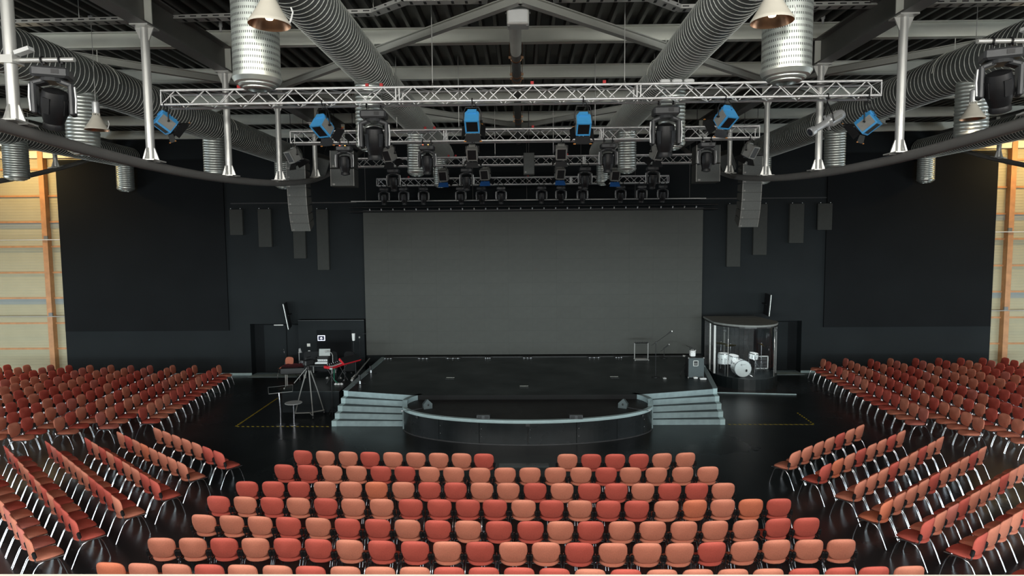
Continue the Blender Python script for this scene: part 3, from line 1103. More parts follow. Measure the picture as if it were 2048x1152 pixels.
TR1 = truss('nearest and widest aluminium truss carrying the blue spotlights', -7.10, 6.98, 12.40, 8.365, 8.64, 0.36, 0.02, 0.02, 0.026, 0.011, 0.29, True, wires=((-1.75, 10.36), (2.05, 10.36)))
TR2 = truss('second aluminium truss from the front, hung with two large moving heads', -5.92, 6.04, 16.10, 8.19, 8.475, 0.30, 0.01, 0.01, 0.024, 0.009, 0.29, wires=((-3.2, 10.36), (-1.6, 10.36), (1.9, 10.36), (3.4, 10.36)))
TR3 = truss('third aluminium truss from the front, behind the subwoofers', -6.05, 6.24, 21.50, 8.23, 8.50, 0.30, 0.03, 0.03, 0.024, 0.010, 0.29, wires=((-3.5, 10.36), (-0.9, 10.36), (1.1, 10.36), (3.7, 10.36)))
TR4 = truss('rearmost aluminium truss just in front of the video wall', -5.74, 5.80, 24.80, 7.87, 8.14, 0.28, 0.02, 0.02, 0.024, 0.010, 0.29, wires=((-3.5, 10.36), (3.5, 10.36)))


def clamp(mb, p, r=0.045):
    mb.path([(p[0], p[1] + r * math.cos(a), p[2] + r * math.sin(a)) for a in [2 * PI * i / 10 for i in range(10)]], 0.013, n=5, closed=True)
    mb.tube((p[0], p[1], p[2] - r), (p[0], p[1], p[2] - r - 0.07), 0.012, n=6)
    mb.box((p[0] + 0.03, p[1], p[2] - r), (0.03, 0.05, 0.03))


def aim_matrix(pos, pan, tilt):
    """local +Y is the beam; pan about Z (positive to the left), tilt downwards"""
    return Matrix.Translation(pos) @ Matrix.Rotation(pan, 4, 'Z') @ Matrix.Rotation(-tilt, 4, 'X')


def fresnel(kind, name, label, p, pan, tilt, s=1.0, drop=0.30, group=None, dy=0.0, flap='black_metal'):
    """theatre spotlight: finned housing, lens, four barn doors, U yoke, pipe clamp. p = point on the pipe"""
    shell, side, rear = {'blue': ('fixture_blue', 'fixture_grey', 'black_plastic'), 'grey': ('fixture_grey', 'fixture_grey', 'black_plastic')}[kind]
    t = thing(name, label, 'spotlight', p, (0, 0, 0), group)
    q = MB()
    clamp(q, (0, 0, 0))
    q.build('clamp', 'black_metal', t)
    c = Vector((0, dy, -drop))
    A = aim_matrix(c, pan, tilt)
    Pn = Matrix.Translation(c) @ Matrix.Rotation(pan, 4, 'Z')
    w, d, h = 0.145 * s, 0.17 * s, 0.15 * s
    # housing: six sided shell with sloped shoulders
    q = MB(A)
    prof = [(-w, -h), (w, -h), (w, h * 0.45), (w * 0.62, h), (-w * 0.62, h), (-w, h * 0.45)]
    vs = [(x, -d, z) for x, z in prof] + [(x, d, z) for x, z in prof]
    q.add(vs, [(0, 1, 2, 3, 4, 5), (11, 10, 9, 8, 7, 6)] + [(i, i + 6, (i + 1) % 6 + 6, (i + 1) % 6) for i in range(6)])
    q.box((0, -d - 0.012 * s, h * 0.62), (w * 1.25, 0.03 * s, h * 0.62))
    body = q.build('housing', shell, t)
    q = MB(A)
    for i in range(4):
        q.box((0, -d * 0.6 + i * d * 0.4, h + 0.008 * s), (w * 1.15, 0.018 * s, 0.02 * s))
    q.build('cooling_fin', shell, body)
    for sx in (-1, 1):
        MB(A).box((sx * (w + 0.006 * s), 0, -h * 0.25), (0.012 * s, d * 1.7, h * 1.3)).build('side_panel', side, body)
    MB(A).box((0, 0, -h - 0.006 * s), (w * 1.62, d * 1.62, 0.014 * s)).build('bottom_vent', rear, body)
    q = MB(A)
    for sx in (-1, 1):
        q.box((sx * w * 0.92, 0, -h - 0.008 * s), (0.03 * s, d * 2.0, 0.03 * s))
        q.box((0, sx * d * 0.92, -h - 0.008 * s), (w * 1.84, 0.03 * s, 0.03 * s))
    q.build('vent_frame', shell, body)
    MB(A).lathe([(w * 0.85, d), (w * 0.85, d + 0.03 * s), (w * 0.5, d + 0.05 * s), (0.001, d + 0.055 * s)], (0, 0, 0), (0, 1, 0), 18, cap0=False, cap1=False).build('lens', 'lens_glass', t, smooth=True)
    f = d + 0.04 * s
    for k in range(4):
        Rk = A @ Matrix.Rotation(k * PI / 2, 4, 'Y')
        a = math.radians(38)
        o0, o1 = w * 1.02, w * 1.02 + 0.16 * s * math.sin(a)
        ff = f + 0.16 * s * math.cos(a)
        q = MB(Rk)
        q.slab([(-w, f, o0), (w, f, o0), (w * 1.25, ff, o1), (-w * 1.25, ff, o1)], (0, 0, 1), 0.004)
        bd = q.build('barn_door', flap if k == 2 else 'black_metal', t)
        if kind == 'blue' and k in (0, 2):
            q = MB(Rk)
            for sx in (-1, 1):
                q.box((sx * w * 1.15, ff - 0.01, o1 + 0.004), (0.05 * s, 0.02 * s, 0.012))
            q.build('door_tab', 'orange_tip', bd)
    q = MB(Pn)
    ax = w + 0.035 * s
    q.path([(-ax, 0, -0.01), (-ax, 0, h * 1.2), (-ax * 0.75, 0, drop - 0.13), (ax * 0.75, 0, drop - 0.13), (ax, 0, h * 1.2), (ax, 0, -0.01)], 0.012 * s, n=6)
    for sx in (-1, 1):
        q.tube((sx * w, 0, 0), (sx * (ax + 0.03), 0, 0), 0.02 * s, n=8)
    q.build('yoke', 'black_metal', t)
    q = MB()
    q.path([(0.02, 0.02, 0.02), (0.09, -0.06, -drop * 0.35), (0.10, -0.08, -drop * 0.75), (0.03, -0.10, -drop * 0.9)], 0.007, n=5)
    q.build('power_cable', 'black_plastic', t)
    return t


def mover(name, label, p, pan, tilt, s=1.0, head_mat='black_plastic', lens='lens_glass', group=None, leds=False, dy=0.0):
    """hanging moving head: base box on two clamps, U yoke, swivelling head"""
    t = thing(name, label, 'stage light', p, (0, 0, 0), group)
    for sx in (-1, 1):
        q = MB()
        clamp(q, (sx * 0.13 * s, 0, 0), 0.04)
        q.build('clamp', 'black_metal', t)
    Pn = Matrix.Translation((0, dy, 0)) @ Matrix.Rotation(pan * 0.5, 4, 'Z')
    zt = -0.11
    b = MB(Pn).bevbox((0, 0, zt - 0.075 * s), (0.46 * s, 0.34 * s, 0.15 * s), 0.03 * s).build('base', 'mover_grey', t)
    MB(Pn).box((0.07 * s, -0.172 * s, zt - 0.07 * s), (0.09 * s, 0.012, 0.06 * s)).build('display', 'black_plastic', b)
    if leds:
        MB(Pn).box((-0.10 * s, -0.16 * s, zt + 0.005), (0.03, 0.03, 0.012)).build('indicator', 'red_led', b)
        MB(Pn).box((0.06 * s, -0.16 * s, zt + 0.005), (0.03, 0.03, 0.012)).build('indicator', 'amber_led', b)
    zy = zt - 0.15 * s
    q = MB(Pn)
    q.lathe([(0.15 * s, zy), (0.16 * s, zy - 0.05 * s)], n=16)
    for sx in (-1, 1):
        q.bevbox((sx * 0.225 * s, 0, zy - 0.28 * s), (0.07 * s, 0.20 * s, 0.46 * s), 0.02 * s)
        q.bevbox((sx * 0.15 * s, 0, zy - 0.055 * s), (0.20 * s, 0.20 * s, 0.07 * s), 0.02 * s, rotm(0, sx * 0.35, 0))
    yk = q.build('yoke', 'mover_grey', t)
    for sx in (-1, 1):
        q = MB(Pn).path([(sx * 0.268 * s, -0.05 * s, zy - 0.10 * s), (sx * 0.28 * s, -0.05 * s, zy - 0.28 * s), (sx * 0.268 * s, -0.05 * s, zy - 0.47 * s)], 0.016 * s, n=6)
        q.build('yoke_trim', 'fixture_silver', yk)
    A = aim_matrix(Vector((0, dy, zy - 0.40 * s)), pan, tilt)
    q = MB(A)
    q.lathe([(0.08 * s, -0.27 * s), (0.15 * s, -0.24 * s), (0.175 * s, -0.10 * s), (0.175 * s, 0.06 * s), (0.15 * s, 0.13 * s), (0.125 * s, 0.22 * s), (0.135 * s, 0.25 * s), (0.135 * s, 0.30 * s), (0.115 * s, 0.31 * s)], (0, 0, 0), (0, 1, 0), 20, cap1=False)
    for k in range(4):
        R = Matrix.Rotation(k * PI / 2 + PI / 4, 3, 'Y')
        q.box(R @ Vector((0, -0.05 * s, 0.165 * s)), (0.10 * s, 0.22 * s, 0.03 * s), R)
    hd = q.build('head', head_mat, t, smooth=30)
    MB(A).lathe([(0.115 * s, 0.305 * s), (0.07 * s, 0.325 * s), (0.001, 0.33 * s)], (0, 0, 0), (0, 1, 0), 18, cap0=False, cap1=False).build('lens', lens, t, smooth=True)
    q = MB(A)
    q.path([(0.13 * s * math.cos(a), -0.19 * s, 0.13 * s * math.sin(a)) for a in [PI * i / 8 for i in range(9)]], 0.012 * s, n=5)
    q.build('head_handle', 'fixture_silver', hd)
    return t


# ---- six blue spotlights under the front truss
blue = [(333, 245, -0.75, 'leftmost blue spotlight, at the left end of the front truss'), (647, 252, -0.45, 'second blue spotlight from the left on the front truss'),
        (945, 243, 0.0, 'third blue spotlight from the left, left of the centre line'), (1166, 248, 0.0, 'fourth blue spotlight from the left, right of the centre line'),
        (1449, 235, 0.45, 'second blue spotlight from the right on the front truss'), (1733, 246, 0.75, 'rightmost blue spotlight, at the right end of the front truss')]
for x, y, pan, lb in blue:
    c = at(x, y, 12.45)
    zp = 8.365 + 0.02 * (c.x + 7.1) / 14
    fresnel('blue', 'spotlight', lb, (c.x, 12.42, zp), pan, 0.62, 0.95, zp - c.z, 'blue spotlights on the front truss')

# ---- silver profile spotlight
c = at(1652, 246, 12.45)
t = thing('profile_spotlight', 'long silver profile spotlight beside the rightmost blue spotlight', 'spotlight', (c.x, 12.42, 8.385))
A = aim_matrix(Vector((0, 0, c.z - 8.385)), 1.18, 0.42) @ Matrix.Rotation(PI, 4, 'Z')
q = MB(); clamp(q, (0, 0, 0)); q.build('clamp', 'black_metal', t)
A = Matrix.Translation((0, 0, c.z - 8.385)) @ Matrix.Rotation(math.radians(105), 4, 'Z') @ Matrix.Rotation(math.radians(-28), 4, 'X')
MB(A).lathe([(0.06, -0.40), (0.10, -0.38), (0.115, -0.30), (0.115, -0.05), (0.09, -0.02), (0.07, 0.05), (0.062, 0.30), (0.085, 0.33), (0.09, 0.42), (0.075, 0.43)], (0, 0, 0), (0, 1, 0), 18).build('barrel', 'fixture_silver', t, smooth=30)
q = MB(A)
for z in (-1, 1):
    q.box((0, -0.18, z * 0.11), (0.05, 0.20, 0.03)); q.box((z * 0.11, -0.18, 0), (0.03, 0.20, 0.05))
q.build('cooling_rib', 'fixture_grey', t)
q = MB(A)
for a in range(4):
    R = Matrix.Rotation(a * PI / 2, 3, 'Y')
    q.box(R @ Vector((0, 0.0, 0.10)), (0.05, 0.012, 0.10), R)
q.build('shutter_blade', 'fixture_silver', t)
MB(A).lathe([(0.07, 0.43), (0.001, 0.445)], (0, 0, 0), (0, 1, 0), 16, cap0=False, cap1=False).build('lens', 'lens_glass', t, smooth=True)
q = MB(Matrix.Translation((0, 0, c.z - 8.385)) @ Matrix.Rotation(math.radians(105), 4, 'Z'))
q.path([(-0.13, -0.05, 0), (-0.13, -0.02, 0.14), (0.0, 0, 8.385 - c.z - 0.11), (0.13, -0.02, 0.14), (0.13, -0.05, 0)], 0.012, n=6)
q.build('yoke', 'black_metal', t)

# ---- two large moving heads under the second part of the rig
for x, lb in ((754, 'large black moving head left of the centre, head pointing down'), (1325, 'large black moving head right of the centre, head pointing down')):
    top = at(x, 217, 13.0)
    mover('moving_head', lb, (top.x, 12.72, 8.37), 0.12 if x < 1000 else -0.12, 1.28, 1.12, group='large moving heads')
# ---- two more at the picture's edges on brackets fixed to the roof beam struts
for sx, x, lb in ((-1, 103, 'large black moving head on a bracket at the left edge'), (1, 2003, 'large black moving head on a bracket at the right edge')):
    y = 8.116
    top = at(x, 120 if sx < 0 else 82, y)
    t = mover('moving_head', lb, (top.x, y, top.z), -sx * 0.8, 1.1, 0.90, group='large moving heads')
    xs = sx * 6.58 - top.x
    q = MB().tube((xs, 0, 0), (-sx * 0.30, 0, 0), 0.03, n=10)
    q.box((xs, 0, 0), (0.20, 0.20, 0.10))
    q.build('bracket_pipe', 'steel_light', t, smooth=True)
    MB().box((xs - sx * 0.22, -0.05, 0.10), (0.20, 0.10, 0.05), rotm(0, sx * 0.3, 0)).build('junction_box', 'white_paint', t)

# ---- medium moving heads on the second truss
for x, lb in ((691, 'small moving head before the left subwoofers'), (855, 'small moving head beside the left ribbed outlet, second truss'), (1215, 'small moving head beside the right ribbed outlet, second truss'), (1411, 'small moving head before the right subwoofers')):
    c = at(x, 290, 16.2)
    mover('small_moving_head', lb, (c.x, 16.10, 8.19), 0.0, 1.45, 0.84, group='small moving heads', leds=x in (691, 855))

# ---- grey spotlights on the second truss
for x, y, pan, lb in ((590, 311, -0.7, 'grey spotlight at the left end of the second truss'), (781, 308, -0.5, 'grey spotlight beside the left large moving head'), (945, 305, 0.0, 'grey spotlight left of the centre loudspeaker'),
                      (1122, 305, 0.0, 'grey spotlight right of the centre loudspeaker'), (1311, 305, 0.5, 'grey spotlight beside the right large moving head'), (1497, 302, 0.7, 'grey spotlight at the right end of the second truss')):
    c = at(x, y, 16.2)
    fresnel('grey', 'grey_spotlight', lb, (c.x, 16.12, 8.19), pan, 1.05, 0.92, max(0.30, 8.19 - c.z), 'grey spotlights on the second truss')

# ---- third truss: wash lights and spotlights
for x, y, lb in ((787, 340, 'wash light at the left of the third truss'), (933, 340, 'wash light left of centre on the third truss'), (1170, 336, 'wash light right of centre on the third truss'), (1305, 336, 'wash light at the right of the third truss')):
    c = at(x, y, 21.5)
    mover('wash_light', lb, (c.x, 21.50, 8.23), 0.0, 1.35, 0.86, 'black_plastic', 'lens_pale', 'wash lights on the third truss')
for x, y, pan, lb in ((888, 350, -0.15, 'grey spotlight with blue flap, left ribbed outlet behind it'), (971, 344, -0.2, 'grey spotlight with blue flap left of centre'), (1119, 344, 0.2, 'grey spotlight with blue flap right of centre'),
                      (1228, 349, 0.15, 'grey spotlight with blue flap, right ribbed outlet behind it')):
    c = at(x, y, 21.6)
    fresnel('grey', 'grey_spotlight', lb, (c.x, 21.55, 8.23), pan, 1.15, 1.05, max(0.28, 8.23 - c.z), 'grey spotlights on the third truss', flap='fixture_deep_blue')

# ---- rear truss: row of twelve small wash lights
wl = (768, 808, 847, 922, 963, 1002, 1083, 1122, 1165, 1241, 1283, 1325)
for i, x in enumerate(wl):
    c = at(x, 385, 24.8)
    random.seed(i)
    mover('wash_light', 'small wash light on the rearmost truss, %s from the left' % ORD[i], (c.x, 24.80, 7.88), random.uniform(-0.5, 0.5), random.uniform(1.0, 1.5), 0.76, 'black_plastic', 'lens_pale', 'wash lights on the rearmost truss')
random.seed(11)

# ---- line arrays
def line_array(sx, label, xf, ytop, Y):
    top = at(xf, ytop, Y)
    t = thing('line_array', label, 'loudspeaker', top, (0, 0, 0), 'hanging line arrays')
    ang, z, y = 0.0, 0.0, 0.0
    w, d, h = 0.60, 0.46, 0.275
    q = MB().box((0, 0.20, 0.05), (0.58, 0.5, 0.06))
    for s in (-1, 1):
        q.tube((s * 0.2, 0.2, 0.06), (s * 0.2, 0.2, 10.36 - top.z), 0.008, n=5)
    q.build('fly_frame', 'black_metal', t)
    angs = [0, 1, 2, 4, 7, 11, 16, 23]
    pz, py = 0.0, 0.0
    for k, a in enumerate(angs):
        a = math.radians(a)
        # front face drops and turns under
        R = Matrix.Translation((0, py, pz)) @ Matrix.Rotation(-a, 4, 'X').inverted()
        q = MB(R)
        # trapezoid cabinet: full height at the front, slimmer at the back
        zc = -h / 2
        q.add([(-w / 2, 0, 0), (w / 2, 0, 0), (w / 2, 0, -h), (-w / 2, 0, -h), (-w / 2 * 0.96, d, -0.045), (w / 2 * 0.96, d, -0.045), (w / 2 * 0.96, d, -h + 0.045), (-w / 2 * 0.96, d, -h + 0.045)],
              [(3, 2, 1, 0), (4, 5, 6, 7), (0, 1, 5, 4), (2, 3, 7, 6), (1, 2, 6, 5), (3, 0, 4, 7)])
        cab = q.build('cabinet', 'speaker_side', t)
        MB(R).box((0, -0.006, -h / 2), (w - 0.01, 0.014, h - 0.008)).build('grille', 'speaker_grey', cab)
        for s in (-1, 1):
            MB(R).box((s * (w / 2 - 0.012), -0.002, -h / 2), (0.02, 0.026, h - 0.02)).build('side_rail', 'fixture_grey', cab)
        MB(R).box((-w / 2 + 0.07, -0.015, -h + 0.05), (0.05, 0.004, 0.04)).build('badge', 'fixture_grey', cab)
        py += math.sin(a) * h
        pz -= math.cos(a) * h
    return t


line_array(-1, 'curved grey line array hanging left of the screen', 591, 322, 19.4)
line_array(1, 'curved grey line array hanging right of the screen', 1506, 312, 19.4)

for x0, y0, y1, lb in ((683, 300, 373, 'stack of two grey subwoofers hanging left of the trusses'), (1417, 289, 364, 'stack of two grey subwoofers hanging right of the trusses')):
    a, b = at(x0, y0, 19.0), at(x0, y1, 19.0)
    t = thing('hanging_subwoofer', lb, 'loudspeaker', (a.x, 19.0, b.z), (0, 0, 0.06 if x0 < 1000 else -0.06), 'hanging subwoofers')
    hh = (a.z - b.z) / 2
    for k in range(2):
        z = hh * (k + 0.5)
        c = MB().bevbox((0, 0.33, z), (0.72, 0.62, hh - 0.012), 0.012).build('cabinet', 'speaker_side', t)
        MB().box((0, 0.012, z), (0.66, 0.02, hh - 0.05)).build('grille', 'speaker_grey', c)
        MB().box((-0.26, -0.002, z - hh * 0.38), (0.07, 0.006, 0.05)).build('badge', 'fixture_grey', c)
        for s in (-1, 1):
            MB().box((s * 0.345, 0.012, z), (0.02, 0.03, hh - 0.03)).build('edge_rail', 'fixture_grey', c)
    q = MB()
    for s in (-1, 1):
        q.tube((s * 0.28, 0.3, 2 * hh), (s * 0.28, 0.3, 10.36 - b.z), 0.009, n=5)
    q.build('chain', 'black_metal', t)

for x, y, rz, lb in ((642, 330, 0.5, 'tilted grey loudspeaker behind the left subwoofers'), (1454, 322, -0.5, 'tilted grey loudspeaker behind the right subwoofers')):
    c = at(x, y, 20.6)
    t = thing('small_loudspeaker', lb, 'loudspeaker', c, (0.5, 0.25 if rz > 0 else -0.25, rz))
    MB().bevbox((0, 0, 0), (0.42, 0.40, 0.62), 0.02).build('cabinet', 'speaker_side', t)
    MB().box((0, -0.205, 0), (0.38, 0.016, 0.58)).build('grille', 'speaker_grey', t)
    MB().tube((0, 0.05, 0.3), (0, 0.05, 0.9), 0.008, n=5).build('hanger', 'black_metal', t)

a, b = at(1058, 305, 20.6), at(1058, 349, 20.6)
t = thing('centre_loudspeaker', 'slim grey loudspeaker hanging on the centre line before the third truss', 'loudspeaker', (b.x, 20.6, b.z))
MB().bevbox((0, 0.16, (a.z - b.z) / 2), (0.36, 0.30, a.z - b.z), 0.015).build('cabinet', 'speaker_side', t)
MB().box((0, 0.0, (a.z - b.z) / 2), (0.33, 0.02, a.z - b.z - 0.03)).build('grille', 'speaker_grey', t)
MB().box((-0.11, -0.012, 0.08), (0.05, 0.005, 0.05)).build('badge', 'fixture_grey', t)
MB().tube((0, 0.15, a.z - b.z), (0, 0.15, 10.465 - b.z), 0.012, n=6).build('hanger_rod', 'black_metal', t)

# ---- pendant bell lamps
def bell(label, p, lit=40):
    t = thing('pendant_lamp', label, 'lamp', p, (0, 0, 0), 'bell-shaped pendant lamps')
    sh = MB().lathe([(0.075, 0.30), (0.085, 0.28), (0.16, 0.14), (0.235, 0.02), (0.25, 0.0), (0.25, -0.025)], n=32, cap0=False, cap1=False).build('shade', 'lamp_cream', t, smooth=50)
    MB().lathe([(0.246, -0.025), (0.228, 0.02), (0.155, 0.135), (0.08, 0.275), (0.001, 0.285)], n=32, cap0=False, cap1=False).build('reflector', 'copper', sh, smooth=50)
    q = MB().lathe([(0.07, 0.34), (0.075, 0.36), (0.075, 0.60), (0.05, 0.63), (0.02, 0.64)], n=20)
    q.build('gear_housing', 'fixture_silver', t, smooth=30)
    q = MB()
    for i in range(14):
        a = 2 * PI * i / 14
        q.tube((0.072 * math.cos(a), 0.072 * math.sin(a), 0.28), (0.072 * math.cos(a), 0.072 * math.sin(a), 0.36), 0.007, n=5)
    q.build('vent_fins', 'lamp_cream', t)
    MB().lathe([(0.02, 0.16), (0.055, 0.13), (0.06, 0.08), (0.04, 0.04), (0.001, 0.03)], n=16, cap1=False).build('bulb', 'lamp_bulb', t, smooth=True)
    MB().tube((0, 0, 0.63), (0, 0, (10.38 - p[2]) / 0.9), 0.008, n=6).build('suspension_rod', 'steel_light', t)
    q = MB().path([(0.25 * math.cos(a), 0, 0) for a in (0,)] + [(0.27, 0, 0.05), (0.29, 0, 0.12), (0.27, 0, 0.18)], 0.01, n=5)
    q.build('safety_loop', 'white_paint', t)
    MB().box((0, 0, (10.28 - p[2]) / 0.9), (0.10, 0.05, 0.05)).build('ceiling_hook', 'white_paint', t)
    if lit:
        d = bpy.data.lights.new('lamp_light', 'SPOT')
        d.energy = lit
        d.color = (1.0, 0.78, 0.5)
        d.spot_size = math.radians(125)
        d.spot_blend = 0.6
        d.shadow_soft_size = 0.06
        o = bpy.data.objects.new('lamp_light', d)
        COL.objects.link(o)
        o.parent = t
        o.location = (0, 0, 0.02)
    return t


for x, y, Y, lb in ((539, 46, 6.98, 'large near pendant lamp before the left perforated outlet'), (1544, 40, 6.98, 'large near pendant lamp before the right perforated outlet'),
                    (194, 258, 13.0, 'far pendant lamp between the left roof posts'), (1945, 236, 13.0, 'far pendant lamp near the right edge')):
    bell(lb, tuple(at(x, y, Y))).scale = (0.9, 0.9, 0.9)

# ---- ceiling sensors
for x, y, lb in ((441, 54, 'small white sensor hanging beside the left roof beam'), (1646, 38, 'small white sensor hanging beside the right roof beam')):
    c = at(x, y, 13.7)
    t = thing('ceiling_sensor', lb, 'sensor', c)
    MB().tube((0, 0, 0), (0, 0, 0.16), 0.04, n=12).build('sensor_head', 'white_paint', t, smooth=40)
    MB().tube((0, 0, -0.10), (0, 0, 0), 0.025, n=12).build('sensor_tip', 'white_paint', t, smooth=40)
    MB().tube((0, 0, 0.16), (0, 0, 10.32 - c.z), 0.012, n=8).build('stem', 'steel_light', t)

# ---- white cable boxes on the right of the front truss
for k in range(3):
    c = at(1330 + 24 * k, 156, 12.6)
    tag(MB().bevbox((c.x, 12.6, 8.74), (0.20, 0.10, 0.09), 0.02).build('cable_box', 'white_paint'), 'white cable box on top of the front truss, %s from the left' % ORD[k], 'box', 'white boxes on the front truss')

# ================================================================== CHAIRS
def pad(w, h, th, curve, z0, lean, corner=2.6, waist=0.0, n=22, y0=0.0, flat=False):
    """upholstered pad: rounded outline, bulged both ways. vertical (back) or flat (seat)"""
    out = []
    for i in range(n):
        a = 2 * PI * i / n
        c, s = math.cos(a), math.sin(a)
        x = math.copysign(abs(c) ** (2 / corner), c) * w / 2
        z = math.copysign(abs(s) ** (2 / corner), s) * h / 2
        if waist and z < -0.10 * h:
            x *= 1 - waist * min(1.0, (-z / h - 0.10) / 0.22)
        if flat and z < 0:
            x *= 1 - 0.16 * (-z / (h / 2)) ** 2
        out.append((x, z))
    rings = [(0.90, -th / 2), (1.0, -th * 0.15), (1.0, th * 0.15), (0.90, th / 2)]
    vs, fs = [], []
    for k, d in rings:
        for x, z in out:
            xx, zz = x * k, z * k
            bow = curve * (xx / (w / 2)) ** 2
            if flat:
                # seat: local z of the outline is depth; front edge rolls down
                roll = -0.05 * max(0.0, (zz / (h / 2)) - 0.45) ** 1.5 * 2.0
                vs.append(Vector((xx, zz + y0, d + z0 + bow + roll)))
            else:
                vs.append(Vector((xx, d + bow + y0 - math.tan(lean) * (zz + h / 2), zz + z0 + h / 2)))
    m0, m1 = len(vs), len(vs) + 1
    for d in (-th / 2, th / 2):
        if flat:
            vs.append(Vector((0, y0, d * 0.9 + z0)))
        else:
            vs.append(Vector((0, d + y0 - math.tan(lean) * h / 2, z0 + h / 2)))
    for k in range(3):
        for i in range(n):
            j = (i + 1) % n
            fs.append((k * n + i, k * n + j, k * n + n + j, k * n + n + i))
    for i in range(n):
        j = (i + 1) % n
        fs.append((m0, j, i))
        fs.append((m1, 3 * n + i, 3 * n + j))
    return vs, fs


def chair_parts():
    """parts of the stacking chair: list of (name, MB, material slot). Faces +Y, origin on the floor under the backrest's top"""
    parts = []
    v, f = pad(0.46, 0.37, 0.045, 0.035, 0.470, 0.16, 3.3, 0.09, y0=0.062)
    parts.append(('backrest', MB().add(v, f), 'fabric'))
    v, f = pad(0.465, 0.47, 0.055, 0.012, 0.430, 0, 2.7, y0=0.27, flat=True)
    parts.append(('seat', MB().add(v, f), 'fabric'))
    for sx in (-1, 1):
        x = sx * 0.245
        parts.append(('leg', MB().path([(x, 0.19, 0.405), (x, 0.12, 0.385), (x, 0.06, 0.31), (x, -0.01, 0.15), (x, -0.07, 0.0)], 0.0095, n=6), 'chrome'))
        parts.append(('leg', MB().path([(x, 0.32, 0.405), (x, 0.385, 0.38), (x, 0.435, 0.29), (x, 0.485, 0.14), (x, 0.52, 0.0)], 0.0095, n=6), 'chrome'))
    for sx in (-1, 1):
        x = sx * 0.242
        parts.append(('side_rail', MB().path([(x, 0.47, 0.410), (x, 0.12, 0.410), (sx * 0.236, 0.085, 0.43), (sx * 0.232, 0.070, 0.50), (sx * 0.228, 0.05, 0.60)], 0.012, n=6), 'chrome'))
        q = MB().bevbox((sx * 0.236, 0.068, 0.55), (0.058, 0.055, 0.125), 0.016, rotm(0.2, 0, 0))
        parts.append(('bracket', q, 'black_plastic'))
    q = MB().tube((-0.242, 0.16, 0.405), (0.242, 0.16, 0.405), 0.010, n=6)
    q.tube((-0.242, 0.42, 0.405), (0.242, 0.42, 0.405), 0.010, n=6)
    parts.append(('seat_crossbar', q, 'black_metal'))
    return parts


CP = chair_parts()
FAB = {'s': ('salmon', 'fabric_salmon'), 'r': ('red', 'fabric_red'), 'o': ('orange', 'fabric_orange'), 'p': ('rose', 'fabric_rose')}
PROTO = {}


def place_chair(x, y, rz, col, label, group):
    """x, y: floor point under the top of the backrest"""
    if col not in PROTO:
        t = thing('stacking_chair', label, 'chair', (x, y, 0), (0, 0, rz), group)
        for nm, mb, sl in CP:
            mb.build(nm, FAB[col][1] if sl == 'fabric' else sl, t, smooth=50 if nm in ('seat', 'backrest') else True)
        PROTO[col] = t
        return t
    return copy_tree(PROTO[col], (x, y, 0), rz, label, group)


chairs = []      # x, y, heading, colour, label, group


def resample(px, poly):
    """height of the row's top line at picture column px (rows bend slightly)"""
    for (xa, ya), (xb, yb) in zip(poly, poly[1:]):
        if xa <= px <= xb:
            return ya + (yb - ya) * (px - xa) / (xb - xa)
    return poly[0][1] if px < poly[0][0] else poly[-1][1]


